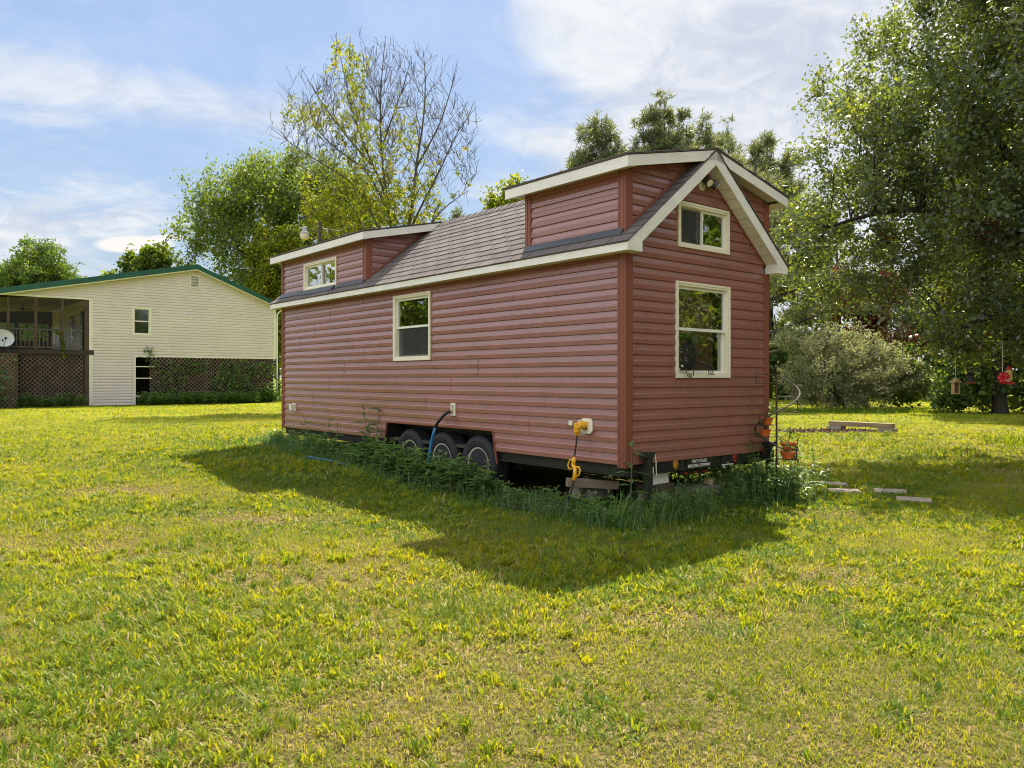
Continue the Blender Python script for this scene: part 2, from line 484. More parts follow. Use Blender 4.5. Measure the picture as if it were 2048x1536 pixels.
LW_WIN = (3.46, 4.404, 1.672, 2.600)
ET_WIN = (0.817, 1.745, 2.838, 3.335)
EB_WIN = (0.778, 1.758, 1.430, 2.470)
DW_WIN = (6.142, 7.331, 2.915, 3.385)
def hole(w, i=0.045): return (w[2] + i, w[3] - i, w[0] + i, w[0] + i, w[1] - i, w[1] - i)

# --- walls
FEND = (ZB - .01, 0.790, 2.055, 2.125, 4.650, 4.585)
mb = MB(PL)
siding(mb, ZB, ZS + .02, lambda z: .09, lambda z: LG - .09, [hole(LW_WIN), FEND])
# joints between the siding panels (pairs of courses)
for v, k in ((5.29, 9), (6.38, 8), (6.94, 7), (7.52, 6), (5.27, 5), (5.89, 4), (6.42, 3), (6.99, 2), (3.58, 2), (2.42, 4), (2.99, 3), (1.45, 1)):
    for j in range(2):
        z = ZB + (2 * k + j) * COURSE
        if z > 2.62: continue
        for (fa, oa, fb, ob) in ((0.02, .0168, .42, .0168), (.42, .0168, .5, .0127), (.5, .0127, .98, .0022)):
            if z + fb * COURSE > 2.68: continue
            sh = 0.012 * (fa + j * .2)
            mb.add([(v - sh, oa + .0012, z + fa * COURSE), (v + .006 - sh, oa + .0012, z + fa * COURSE), (v + .006 - sh, ob + .0012, z + fb * COURSE), (v - sh, ob + .0012, z + fb * COURSE)], [(0, 1, 2, 3)], 1)
mb.build('side_wall', [M['siding'], M['seam']], house)
mb = MB(PR); siding(mb, ZB, ZS + .02, lambda z: .09, lambda z: LG - .09); mb.build('side_wall', M['siding'], house)
def roofu(z, t=0.15): return (z + t - ZE) / SL - OE
def glo(z): return max(.09, roofu(z))
mb = MB(PE)
siding(mb, ZB, 3.83, glo, lambda z: W - glo(z), [hole(EB_WIN), hole(ET_WIN)], extra=(2.70, 2.88))
mb.build('end_wall', M['siding'], house)
mb = MB(PF); siding(mb, ZB, 3.83, glo, lambda z: W - glo(z), extra=(2.70, 2.88)); mb.build('end_wall', M['siding'], house)

# --- corner posts
def corner_post(u, v, su, sv, z0, z1):
    mb = MB()
    a, t = .092, .020
    # two faces wrapped round the corner, each with two raised ribs
    x0, x1 = sorted((u - su * t, u + su * a)); y0, y1 = sorted((v - sv * t, v - sv * 0.0))
    mb.box(x0, x1, y0, y1, z0, z1)
    x0, x1 = sorted((u - su * t, u)); y0, y1 = sorted((v, v + sv * a))
    mb.box(x0, x1, y0, y1, z0, z1)
    for f in (.012, .062):
        x0, x1 = sorted((u + su * f, u + su * (f + .018))); y0, y1 = sorted((v - sv * (t + .005), v - sv * t))
        mb.box(x0, x1, y0, y1, z0 + .003, z1)
        x0, x1 = sorted((u - su * (t + .005), u - su * t)); y0, y1 = sorted((v + sv * f, v + sv * (f + .018)))
        mb.box(x0, x1, y0, y1, z0 + .003, z1)
    return mb.build('corner_post', M['trim_red'], house, bevel=.003)
corner_post(0, 0, 1, 1, ZB - .03, ZS + .005)
corner_post(W, 0, -1, 1, ZB - .03, ZS + .005)
corner_post(0, LG, 1, -1, ZB - .03, ZS + .005)
corner_post(W, LG, -1, -1, ZB - .03, ZS + .005)
# frieze strip under the soffit
MB(PL).box(.09, LG - .09, .012, .022, 2.655, 2.682).build('frieze_trim', M['trim_red'], house)

# --- main roof
def shingles(mb, tf, length0, length1, run, expo=.142, tab=.305, seed=1, gap=.013, skip=None):
    """tabs on a slope: tf(v, s, h) maps along the ridge / up the slope / off the surface"""
    rnd = random.Random(seed)
    n = int(math.ceil(run / expo))
    for i in range(n):
        s0 = i * expo; s1 = min(run, s0 + expo + .02)
        off = (i * tab * .5 + rnd.uniform(-.012, .012)) % tab
        x = length0 - tab + off
        while x < length1:
            a, b = max(length0, x), min(length1, x + tab - gap)
            x += tab
            if b - a < .01: continue
            if skip and skip((a + b) / 2, s0): continue
            h0 = .0115 + rnd.uniform(-.001, .002); h1 = .003
            ds = rnd.uniform(-.003, .003) if i else 0
            mb.add([tf(a, s0 + ds, 0), tf(b, s0 + ds, 0), tf(b, s1, 0), tf(a, s1, 0), tf(a, s0 + ds, h0), tf(b, s0 + ds, h0), tf(b, s1, h1), tf(a, s1, h1)],
                   [(4, 5, 6, 7), (0, 1, 5, 4), (1, 2, 6, 5), (3, 0, 4, 7)])
cs, sn = 1 / math.hypot(1, SL), SL / math.hypot(1, SL)
RUN = (UC + OE + .012) / cs
mb = MB()
V0, V1 = -GE - .012, LG + GE + .012
for sd in (0, 1):
    def tf(v, s, h, sd=sd):
        u = -OE - .012 + s * cs - h * sn
        return ((u if sd == 0 else W - u), v, ZE - .0096 + s * sn + h * cs)
    shingles(mb, tf, V0, V1, RUN, seed=3 + sd)
    # deck
    mb.add([tf(V0 + .01, 0.005, -.012), tf(V1 - .01, 0.005, -.012), tf(V1 - .01, RUN, -.012), tf(V0 + .01, RUN, -.012), tf(V0 + .01, 0.005, -.001), tf(V1 - .01, 0.005, -.001), tf(V1 - .01, RUN, -.001), tf(V0 + .01, RUN, -.001)],
           [(0, 3, 2, 1), (4, 5, 6, 7), (0, 1, 5, 4), (1, 2, 6, 5), (2, 3, 7, 6), (3, 0, 4, 7)])
# ridge caps
for i in range(int((V1 - V0) / .16)):
    v = V0 + i * .16
    for sd in (-1, 1):
        mb.add([(UC, v, RZ + .020), (UC, v + .15, RZ + .013), (UC + sd * .11, v + .15, RZ + .013 - .11 * SL), (UC + sd * .11, v, RZ + .020 - .11 * SL)], [(0, 1, 2, 3)])
roof = mb.build('roof', M['shingle'], house)

# --- eave fascia, rake boards, soffits
mb = MB()
mb.box(-OE, -OE + .02, -GE + .001, LG + GE - .001, ZS, ZE - .012)
mb.box(W + OE - .02, W + OE, -GE + .001, LG + GE - .001, ZS, ZE - .012)
for v0, v1 in ((-GE, -GE + .022), (LG + GE - .022, LG + GE)):
    for sd in (0, 1):
        q = lambda u: u if sd == 0 else W - u
        rh = .150
        zt = lambda u: ZE - .014 + (u + OE) * SL
        ub = .052
        poly = [(-OE - .001, ZS - .001), (ub, ZS - .001), (ub, zt(ub) - rh), (UC, zt(UC) - rh), (UC, zt(UC)), (-OE - .001, zt(-OE))]
        mb.prism([(q(a), b) for a, b in poly], v0 - .001, v1)
    # inner cheek of the eave return
    for sd in (0, 1):
        x0, x1 = (.040, .052) if sd == 0 else (W - .052, W - .040)
        y0, y1 = (v1, -.001) if v0 < 0 else (LG + .001, v0)
        mb.box(x0, x1, y0, y1, ZS, ZE + .05)
mb.build('fascia', M['white'], house, bevel=.003)
# eave soffits with a perforation groove every 10 cm
for x0, x1 in ((-OE + .02, -.004), (W + .004, W + OE - .02)):
    v = -GE + .022; mb = MB()
    while v < LG + GE - .03:
        mb.box(x0, x1, v, min(v + .097, LG + GE - .022), ZS + .004, ZS + .012); v += .10
    mb.build('eave_soffit', M['soffit'], house)
# rake soffits, lapped panels along the slope
for sd in (0, 1):
    mb = MB()
    mb.box(*((0, .040) if sd == 0 else (W - .040, W)), -GE + .022, -.022, ZS + .004, ZS + .012)
    q = lambda u: u if sd == 0 else W - u
    u = .055
    while u < UC - .01:
        u2 = min(UC, u + .118)
        za = lambda t: ZE - .150 + (t + OE) * SL
        ub = u2 - .011
        mb.add([(q(u), -GE + .022, za(u) + .022), (q(u), -.002, za(u) + .022), (q(u2), -.002, za(u2) + .022), (q(u2), -GE + .022, za(u2) + .022)], [(0, 1, 2, 3)], 1)
        mb.add([(q(u), -GE + .022, za(u) - .004), (q(u), -.002, za(u) - .004), (q(ub), -.002, za(ub)), (q(ub), -GE + .022, za(ub)),
                (q(ub), -GE + .022, za(ub) + .010), (q(ub), -.002, za(ub) + .010)], [(0, 1, 2, 3), (3, 2, 5, 4)])
        u = u2
    mb.build('rake_soffit', [M['soffit'], M['flash']], house)
# red channel where the end wall meets the rake soffit
mb = MB()
for sd in (0, 1):
    q = lambda u: u if sd == 0 else W - u
    za = lambda t: ZE - .158 + (t + OE) * SL
    mb.prism([(q(.05), za(.05) - .026), (q(UC), za(UC) - .026), (q(UC), za(UC)), (q(.05), za(.05))], -.022, -.006)
mb.build('gable_channel', M['trim_red'], house)

# --- dormers
def dormer(va, vb, ra, rb, window=None):
    """walls from va to vb along the house, roof from ra to rb"""
    D = MB(PL)
    hs = [hole(window)] if window else []
    z0 = ZE + OE * SL - .02
    siding(D, 2.915, DZ - .075, lambda z: va + .075, lambda z: vb - .075, hs, base=.002)
    root = D.build('dormer', M['siding'], house)
    R = MB(PR)
    siding(R, 2.915, DZ - .075, lambda z: va + .075, lambda z: vb - .075, base=.002)
    R.build('outer_wall', M['siding'], root)
    # the triangular cheeks
    for v0, s in ((va, 1), (vb, -1)):
        for sd in (0, 1):
            P = (lambda a, o, z, v0=v0, s=s, sd=sd: ((a if sd == 0 else W - a), v0 - s * o, z))
            q = MB(P)
            siding(q, 2.86, 3.81, lambda z: max(.085, (z - DZ + .105) / DSL - OE), lambda z: (z - ZE - .0) / SL - OE, extra=(DZ - .06,))
            q.build('cheek_wall', M['siding'], root)
    for v0, s in ((va, 1), (vb, -1)):
        for u0, su in ((0, 1), (W, -1)):
            T = MB()
            zb0 = 2.86
            zt = DZ - .085
            x0, x1 = sorted((u0 - su * .022, u0)); y0, y1 = sorted((v0 - s * .020, v0 + s * .085)); T.box(x0, x1, y0, y1, zb0, zt)
            x0, x1 = sorted((u0, u0 + su * .088)); y0, y1 = sorted((v0 - s * .020, v0)); T.box(x0, x1, y0, y1, zb0, zt + .01)
            for f in (.010, .058):
                x0, x1 = sorted((u0 - su * .027, u0 - su * .022)); y0, y1 = sorted((v0 + s * f, v0 + s * (f + .016))); T.box(x0, x1, y0, y1, zb0 + .02, zt)
            # channel along the main roof
            q = lambda u: u if u0 == 0 else W - u
            zr = lambda u: ZE + .012 + (u + OE) * SL
            a, b = .088, 1.18
            y0, y1 = sorted((v0 - s * .024, v0 - s * .002))
            T.prism([(q(a), zr(a)), (q(b), zr(b)), (q(b), zr(b) + .034), (q(a), zr(a) + .034)], y0, y1)
            T.build('corner_trim', M['trim_red'], root, bevel=.002)
    # roof
    S = MB()
    ds, dc = DSL / math.hypot(1, DSL), 1 / math.hypot(1, DSL)
    run = (UC + OE + .014) / dc
    a, b = ra - .014, rb + .014
    for sd in (0, 1):
        def tf(v, s, h, sd=sd):
            u = -OE - .014 + s * dc - h * ds
            return ((u if sd == 0 else W - u), v, DZ + .002 + s * ds + h * dc)
        shingles(S, tf, a, b, run, seed=11 + sd)
        S.add([tf(a + .008, .004, -.010), tf(b - .008, .004, -.010), tf(b - .008, run, -.010), tf(a + .008, run, -.010), tf(a + .008, .004, -.001), tf(b - .008, .004, -.001), tf(b - .008, run, -.001), tf(a + .008, run, -.001)],
              [(0, 3, 2, 1), (4, 5, 6, 7), (0, 1, 5, 4), (1, 2, 6, 5), (2, 3, 7, 6), (3, 0, 4, 7)])
    S.build('dormer_roof', M['shingle'], root)
    Fa = MB()
    fh = .121
    Fa.box(-OE, -OE + .02, ra + .001, rb - .001, DZ - fh, DZ - .010)
    Fa.box(W + OE - .02, W + OE, ra + .001, rb - .001, DZ - fh, DZ - .010)
    for v0, v1 in ((ra, ra + .02), (rb - .02, rb)):
        for sd in (0, 1):
            q = lambda u: u if sd == 0 else W - u
            zt = lambda u: DZ - .012 + (u + OE) * DSL
            Fa.prism([(q(-OE - .001), zt(-OE) - fh + .011), (q(UC - .001), zt(UC) - fh + .011), (q(UC - .001), zt(UC)), (q(-OE - .001), zt(-OE))], v0 - .001, v1 + .001)
    Fa.build('dormer_fascia', M['white'], root, bevel=.003)
    So = MB()
    for sd in (0, 1):
        q = lambda u: u if sd == 0 else W - u
        # under the eave
        zs = DZ - fh + .014
        v = ra + .02
        while v < rb - .03:
            v2 = min(v + .097, rb - .02)
            So.add([(q(-OE + .02), v, zs), (q(-.002), v, zs + .02), (q(-.002), v2, zs + .02), (q(-OE + .02), v2, zs)], [(0, 1, 2, 3)]); v += .10
        # under the gable overhang, lapped panels up the slope
        for y0, y1 in ((ra + .02, va - .002), (vb + .002, rb - .02)):
            if y1 - y0 < .02: continue
            u = -.002
            while u < UC - .01:
                u2 = min(UC, u + .118); ub = u2 - .010
                So.add([(q(u), y0, DZ - fh + .05 + (u + OE) * DSL), (q(u), y1, DZ - fh + .05 + (u + OE) * DSL), (q(u2), y1, DZ - fh + .05 + (u2 + OE) * DSL), (q(u2), y0, DZ - fh + .05 + (u2 + OE) * DSL)], [(0, 1, 2, 3)], 1)
                za = lambda t: DZ - fh + .030 + (t + OE) * DSL
                So.add([(q(u), y0, za(u) - .004), (q(u), y1, za(u) - .004), (q(ub), y1, za(ub)), (q(ub), y0, za(ub)), (q(ub), y0, za(ub) + .012), (q(ub), y1, za(ub) + .012)], [(0, 1, 2, 3), (3, 2, 5, 4)])
                u = u2
    So.build('dormer_soffit', [M['soffit'], M['flash']], root)
    # flashing at the foot of the outer wall
    q0 = ZE + .030
    for sd in (0, 1):
        Fl = MB()
        q = lambda u: u if sd == 0 else W - u
        zr = lambda u: q0 + (u + OE) * SL
        for (y0, y1) in ([(va - .0, window[0] - .03), (window[0] + .02, window[1] - .03), (window[1], vb + .0)] if window and sd == 0 else [(va, vb)]):
            dd = .03 if (window and sd == 0 and abs(y0 - window[0] - .02) < 1e-6) else 0
            Fl.add([(q(-.075 - dd), y0, zr(-.075 - dd)), (q(-.004), y0, zr(-.004) + .028), (q(-.004), y1, zr(-.004) + .028), (q(-.075 - dd), y1, zr(-.075 - dd)),
                    (q(-.075 - dd), y0, zr(-.075 - dd) - .012), (q(-.075 - dd), y1, zr(-.075 - dd) - .012)], [(0, 1, 2, 3), (0, 3, 5, 4)])
        Fl.build('flashing', M['flash'], root)
    return root
d1 = dormer(0.0, 1.497, -GE, 1.706); tag(d1, 'plain red dormer at the near end, without a window')
d2 = dormer(5.209, LG, 5.028, LG + GE, DW_WIN); tag(d2, 'red dormer at the far end with a small sliding window')

# --- windows
def frame_rect(mb, a0, a1, z0, z1, w, o0, o1, m=0):
    """four mitre-less bars round an opening"""
    mb.box(a0, a1, o0, o1, z1 - w, z1, m); mb.box(a0, a1, o0, o1, z0, z0 + w, m)
    mb.box(a0, a0 + w, o0, o1, z0 + w, z1 - w, m); mb.box(a1 - w, a1, o0, o1, z0 + w, z1 - w, m)
def window(pl, w, kind, parent=None, back=None):
    a0, a1, z0, z1 = w
    mb = MB(pl)
    frame_rect(mb, a0, a1, z0, z1, .026, -.01, .030)                       # outer casing
    frame_rect(mb, a0 + .026, a1 - .026, z0 + .026, z1 - .026, .022, -.03, .024)
    frame_rect(mb, a0 + .048, a1 - .048, z0 + .048, z1 - .048, .008, -.06, .010)
    wo = mb.build('window', M['cream'], parent or house, bevel=.003)
    i = .050
    A0, A1, Z0, Z1 = a0 + i, a1 - i, z0 + i, z1 - i
    panes = []
    if kind == 'hung':
        zm = z0 + (z1 - z0) * .515
        s = MB(pl); frame_rect(s, A0, A1, zm - .022, Z1, .030, -.032, -.006); s.build('upper_sash', M['sash'], wo, bevel=.002)
        s = MB(pl); frame_rect(s, A0, A1, Z0, zm + .016, .032, -.060, -.034); s.build('lower_sash', M['sash'], wo, bevel=.002)
        panes = [(A0 + .029, A1 - .029, zm + .007, Z1 - .029, -.019), (A0 + .031, A1 - .031, Z0 + .031, zm - .015, -.047)]
    else:
        am = (a0 + a1) / 2
        s = MB(pl); frame_rect(s, am - .018, A1, Z0, Z1, .026, -.030, -.006); s.build('fixed_sash', M['sash'], wo, bevel=.002)
        s = MB(pl); frame_rect(s, A0, am + .018, Z0, Z1, .026, -.056, -.032); s.build('sliding_sash', M['sash'], wo, bevel=.002)
        panes = [(am + .007, A1 - .025, Z0 + .025, Z1 - .025, -.018), (A0 + .025, am - .007, Z0 + .025, Z1 - .025, -.044)]
    for (x0, x1, y0, y1, o) in panes:
        MB(pl).add([(x0, o, y0), (x1, o, y0), (x1, o, y1), (x0, o, y1)], [(0, 1, 2, 3)]).build('pane', M['glass'], wo)
    return wo
wl = window(PL, LW_WIN, 'hung'); tag(wl, 'tall single hung window in the long wall')
wt = window(PE, ET_WIN, 'slide'); tag(wt, 'small sliding window high in the gable')
wb = window(PE, EB_WIN, 'hung'); tag(wb, 'tall hung window in the end wall with a brown curtain behind it')
wd = window(PL, DW_WIN, 'slide'); tag(wd, 'small sliding window in the far dormer')
# insect screens
def screenmat(fac=.42):
    m = bpy.data.materials.new('insect_screen'); m.use_nodes = True
    nt = m.node_tree; N = nt.nodes.new; L = nt.links.new
    t = N('ShaderNodeBsdfTransparent'); mx = N('ShaderNodeMixShader'); mx.inputs[0].default_value = fac
    b = nt.nodes['Principled BSDF']; b.inputs['Base Color'].default_value = (.05, .05, .05, 1); b.inputs['Roughness'].default_value = .8
    L(t.outputs[0], mx.inputs[1]); L(b.outputs[0], mx.inputs[2]); L(mx.outputs[0], nt.nodes['Material Output'].inputs['Surface'])
    return m
M['screen'] = screenmat(); M['porch_shade_screen'] = screenmat(.16)
MB(PL).box(3.54, 4.325, -.022, -.020, 1.735, 2.125).build('insect_screen', M['screen'], wl)
MB(PE).box(.885, 1.25, -.022, -.020, 2.90, 3.27).build('insect_screen', M['screen'], wt)
MB(PL).box(6.77, 7.27, -.022, -.020, 2.975, 3.325).build('insect_screen', M['screen'], wd)
# curtain behind the lower end window
mb = MB(PE)
n = 36; vs = []; fs = []
for i in range(n + 1):
    a = 1.04 + .66 * i / n
    o = -.17 + .022 * math.sin(i * 1.35) + .008 * math.sin(i * 3.1)
    vs += [(a, o, 1.45), (a + .01 * math.sin(i), o + .006, 2.46)]
    if i: fs.append((2 * i - 2, 2 * i, 2 * i + 1, 2 * i - 1))
mb.add(vs, fs); mb.build('curtain', M['curtain'], house, smooth=True)
# floor of the house
MB().box(.05, W - .05, .05, LG - .05, ZB - .02, ZB + .02).build('floor', M['floor'], house)

# --- running gear
mb = MB()
for u0, u1 in ((.045, .075), (W - .075, W - .045)):
    mb.box(u0, u1, .04, 2.05, .43, .545); mb.box(u0, u1, 4.66, LG - .04, .43, .545)
    for z in (.43, .532): mb.box(u0 - .022, u1 + .022, .04, 2.05, z, z + .013); mb.box(u0 - .022, u1 + .022, 4.66, LG - .04, z, z + .013)
mb.box(.05, W - .05, .012, .05, .425, .548)
mb.box(.05, W - .05, LG - .05, LG - .012, .425, .548)
for v in (.7, 1.4, 2.0, 4.7, 5.4, 6.1, 6.8, 7.5): mb.box(.08, W - .08, v, v + .05, .44, .52)
for v in (2.475, 3.265, 4.055): mb.tube([(.12, v, .345), (W - .12, v, .345)], .035, 10)
for u in (.30, W - .33): mb.box(u, u + .03, .06, LG - .06, .40, .50)
mb.build('trailer_frame', M['steel_dark'], house)
# fender box and its trim
mb = MB()
mb.box(.34, .36, 2.0, 4.7, .30, .80); mb.box(0.004, .36, 2.05, 4.66, .792, .800)
mb.add([(.004, 2.055, .45), (.36, 2.055, .45), (.36, 2.125, .80), (.004, 2.125, .80)], [(0, 1, 2, 3)])
mb.add([(.004, 4.655, .45), (.36, 4.655, .45), (.36, 4.585, .80), (.004, 4.585, .80)], [(0, 1, 2, 3)])
mb.build('fender', M['steel_dark'], house)
mb = MB(PL)
mb.bar((2.04, .012, .40), (2.122, .012, .792), .020, .018); mb.bar((2.115, .013, .795), (4.595, .013, .795), .018, .020); mb.bar((4.588, .012, .795), (4.66, .012, .53), .020, .018)
mb.build('fender_trim', M['trim_red'], house)
def wheel(v):
    c = (.135, v, .352)
    w = empty('wheel', (0, 0, 0), 0, house)
    mb = MB()
    R = .352
    prof = [(.21, -.098), (.235, -.112), (.29, -.120), (.335, -.108), (.349, -.088), (R, -.07), (R, -.045), (R - .008, -.043), (R - .008, -.037), (R, -.035), (R + .001, -.004), (R - .008, -.002), (R - .008, .004), (R + .001, .006), (R, .035), (R - .008, .037), (R - .008, .043), (R, .045), (R, .07), (.349, .088), (.335, .108), (.29, .120), (.235, .112), (.21, .098)]
    mb.lathe(prof, c, 'x', 56)
    # tread blocks
    for i in range(56):
        an = 2 * math.pi * i / 56
        for x in (-.072, .058):
            p = Vector((c[0] + x + .007, c[1] + (R + .0) * math.cos(an), c[2] + R * math.sin(an)))
            q = Vector((0, math.cos(an), math.sin(an)))
            t = Vector((0, -math.sin(an), math.cos(an)))
            vs = [tuple(p + Vector((sx * .024, 0, 0)) + t * (st * .013) + q * (hq * .006)) for hq in (-1, 1) for sx in (-1, 1) for st in (-1, 1)]
            mb.add(vs, [(0, 1, 3, 2), (4, 6, 7, 5), (0, 4, 5, 1), (2, 3, 7, 6), (0, 2, 6, 4), (1, 5, 7, 3)])
    mb.build('tyre', M['rubber'], w, smooth=False)
    mb = MB()
    mb.lathe([(.0, -.075), (.05, -.080), (.055, -.060), (.10, -.055), (.155, -.075), (.170, -.085), (.200, -.100), (.212, -.104), (.212, -.085), (.195, .09), (.0, .09)], c, 'x', 40)
    for i in range(8):
        an = 2 * math.pi * i / 8
        mb.lathe([(.012, -.078), (.012, -.05)], (c[0], c[1] + .078 * math.cos(an), c[2] + .078 * math.sin(an)), 'x', 6)
    mb.build('rim', M['rim'], w, smooth=False)
for v in (2.475, 3.265, 4.055): wheel(v)

# corner jacks
def jack(u, v, z1, mat='steel_dark', cap=True):
    mb = MB()
    mb.box(u - .030, u + .030, v - .030, v + .030, 0.0, z1 - .05)
    mb.box(u - .036, u + .036, v - .036, v + .036, .30, z1 - .06)
    mb.box(u - .08, u + .08, v - .08, v + .08, .0, .012)
    if cap:
        mb.box(u - .085, u + .055, v - .045, v + .045, z1 - .055, z1)
        mb.box(u - .02, u + .11, v - .012, v + .012, z1 - .035, z1 - .012)
        mb.box(u - .04, u + .04, v + .03, v + .13, .44, .53)
    return mb.build('jack', M[mat], house, bevel=.003)
j1 = jack(.244, -.085, .675); jack(2.475, -.085, .668); jack(.075, 8.0, .545, 'steel_olive', False)
MB().box(.262, .292, -.1195, -.1165, .455, .525).build('sticker', M['white'], j1)
MB().tube([(.30, -.09, .655), (.335, -.10, .645), (.345, -.105, .58), (.352, -.105, .43)], .006, 6).build('strap', M['cream'], j1)

# lights and sign on the rear crossmember
M['amber'] = pm('amber_lens', (0.42, 0.19, .02), rough=.2, var=.25, scale=40)
M['red_lens'] = pm('red_lens', (0.24, 0.018, .012), rough=.2, var=.25, scale=40)
for u, mt, nm, sx in ((.795, 'amber', 'tail_light', 1.0), (1.876, 'red_lens', 'tail_light', .9)):
    mb = MB(); mb.lathe([(.0, -.010), (.034, -.009), (.045, -.004), (.048, .004), (.052, .012)], (u, -.006, .505), 'y', 24, sx=.85 * sx, sy=1.25)
    o = mb.build(nm, M[mt], house, smooth=True); tag(o, 'amber round lens' if mt == 'amber' else 'red round lens')
MB().box(.50, .74, -.004, .012, .455, .545).build('bumper_pocket', M['dark'], house); MB().box(1.62, 1.83, -.004, .012, .455, .54).build('bumper_pocket', M['dark'], house)
for u in (1.02, 1.19, 1.36): MB().box(u - .034, u + .034, .03, .05, .378, .402).build('marker_light', M['red_lens'], house, bevel=.004)
MB().box(.95, 1.45, .05, .09, .372, .41).build('light_bar', M['steel_dark'], house)
sign = MB(); sign.box(.985, 1.50, -.002, .012, .434, .546); sign = sign.build('sign_plate', M['steel_dark'], house)
M['letter'] = pm('sign_lettering', (.78, .76, .68), rough=.5, var=.03)
def text_mesh(name, s, size, width, parent, place, mat):
    cu = bpy.data.curves.new(name, 'FONT'); cu.body = s; cu.size = size; cu.align_x = 'CENTER'; cu.align_y = 'CENTER'; cu.extrude = .0015
    tmp = bpy.data.objects.new(name, cu); C.objects.link(tmp)
    dg = bpy.context.evaluated_depsgraph_get()
    me = bpy.data.meshes.new_from_object(tmp.evaluated_get(dg))
    bpy.data.objects.remove(tmp); bpy.data.curves.remove(cu)
    xs = [v.co.x for v in me.vertices]; w = max(xs) - min(xs)
    for v in me.vertices: v.co.x *= width / w
    me.materials.clear(); me.materials.append(mat)
    o = bpy.data.objects.new(name, me); C.objects.link(o); o.parent = parent
    o.location = place; o.rotation_euler = (math.pi / 2, 0, 0)
    return o
text_mesh('lettering', 'TINY HOUSE', .052, .27, sign, (1.205, -.0045, .515), M['letter'])
text_mesh('lettering', 'BUILDING COMPANY', .048, .40, sign, (1.205, -.0045, .466), M['letter'])
mb = MB()
mb.add([(1.71, -.0065, .452), (1.76, -.0065, .452), (1.735, -.0065, .482)], [(0, 1, 2)], 1)
for i in range(7): mb.box(1.62 + i * .033, 1.62 + i * .033 + .022, -.0075, -.005, .432, .448)
mb.build('trailer_decal', [M['letter'], pm('green_decal', (.15, .32, .06), rough=.5)], house)

# outlets, vent, inlet on the long wall
mb = MB(PL)
c = .030
a0, a1, z0, z1 = .437, .607, .842, 1.003
mb.prism([(a0 + c, z0), (a1 - c, z0), (a1, z0 + c), (a1, z1 - c), (a1 - c, z1), (a0 + c, z1), (a0, z1 - c), (a0, z0 + c)], .010, .032)
# prism extrudes along the second coordinate of the plane = outward
pw = mb.build('power_inlet', M['cream'], house, bevel=.002)
mb = MB(PL); frame_rect(mb, .482, .566, .868, .978, .010, .032, .040); mb.box(.565, .600, .030, .075, .972, .985); mb.build('inlet_lid', M['cream'], pw)
MB(PL).box(.492, .556, .0322, .036, .878, .968).build('inlet_socket', pm('tarnished_socket', (.30, .25, .10), rough=.6, var=.3, scale=40), pw)
mb = MB(PL); mb.box(.735, .788, .008, .034, .918, .968); mb.build('switch_box', M['cream'], house, bevel=.004)
mb = MB(PL); mb.box(2.89, 2.985, .006, .028, .942, 1.105); fi = mb.build('water_inlet', M['cream'], house, bevel=.004)
MB(PL).box(2.908, 2.967, .0282, .0300, .965, 1.085).build('inlet_recess', pm('inlet_shadow_plastic', (.45, .42, .32), rough=.5), fi)
MB(PL).tube([(2.945, .028, 1.0), (2.955, .055, .997)], .016, 10).build('tap', M['brass'], fi)
mb = MB(PL); mb.box(7.67, 7.795, .008, .024, .845, .985); mb.box(7.72, 7.80, .024, .085, .862, .975); ve = mb.build('vent', M['cream'], house, bevel=.003)
mb = MB(PL)
for i in range(5): mb.box(7.675, 7.715, .0245, .028, .862 + i * .023, .876 + i * .023)
mb.build('vent_slat', pm('grey_vent', (.42, .43, .38), rough=.5), ve)

# flood light in the gable
mb = MB(PE)
uc, zc = 1.225, 3.575
mb.prism([(uc + .062 * math.cos(RAD(22.5 + 45 * i)), zc + .085 * math.sin(RAD(22.5 + 45 * i))) for i in range(8)], .010, .036)
fl = mb.build('flood_light', M['cream'], house, bevel=.002)
for (da, dz, aim) in ((.005, .03, (-.15, .75, -.62)), (.10, .01, (.55, .62, -.55))):
    d = Vector(aim).normalized(); p = Vector((uc + da, .075, zc + dz))
    mb = MB(PE)
    mb.tube([(uc, .03, zc + .03), tuple(p)], .016, 8)
    pts = [tuple(p - d * .045), tuple(p - d * .03), tuple(p + d * .02), tuple(p + d * .075), tuple(p + d * .080)]
    mb.tube(pts, [.022, .040, .046, .050, .050], 18)
    mb.tube([tuple(p + d * .0802), tuple(p + d * .084)], [.040, .038], 18, m=1)
    mb.build('lamp_head', [pm('bronze_lamp', (.045, .035, .026), rough=.45), M['cream']], fl)
# ================================================================== the beige house at the back left
O2X, O2Y = -21.538, 40.17
M['beige'] = pm('beige_vinyl', (0.68, 0.60, 0.58), rough=.5, var=.05, scale=.6, fine=.04)
M['beige_trim'] = pm('pale_trim', (0.74, 0.71, 0.62), rough=.5, var=.04)
M['green_metal'] = pm('green_metal_roof', (0.012, 0.085, 0.055), rough=.4, var=.12, scale=2)
M['ceil'] = pm('porch_ceiling', (0.34, 0.26, 0.15), rough=.7, var=.1, scale=2)
M['porch_dark'] = pm('dark_porch_wood', (0.045, 0.032, 0.024), rough=.8, var=.25, scale=4)
M['lattice'] = pm('weathered_lattice', (0.155, 0.112, 0.085), rough=.85, var=.3, scale=2.2)
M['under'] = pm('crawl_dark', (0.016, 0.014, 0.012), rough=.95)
M['house_glass'] = pm('dark_window_glass', (0.014, 0.018, 0.016), rough=.04, var=.2, scale=1, rvar=.01, spec=1.9)

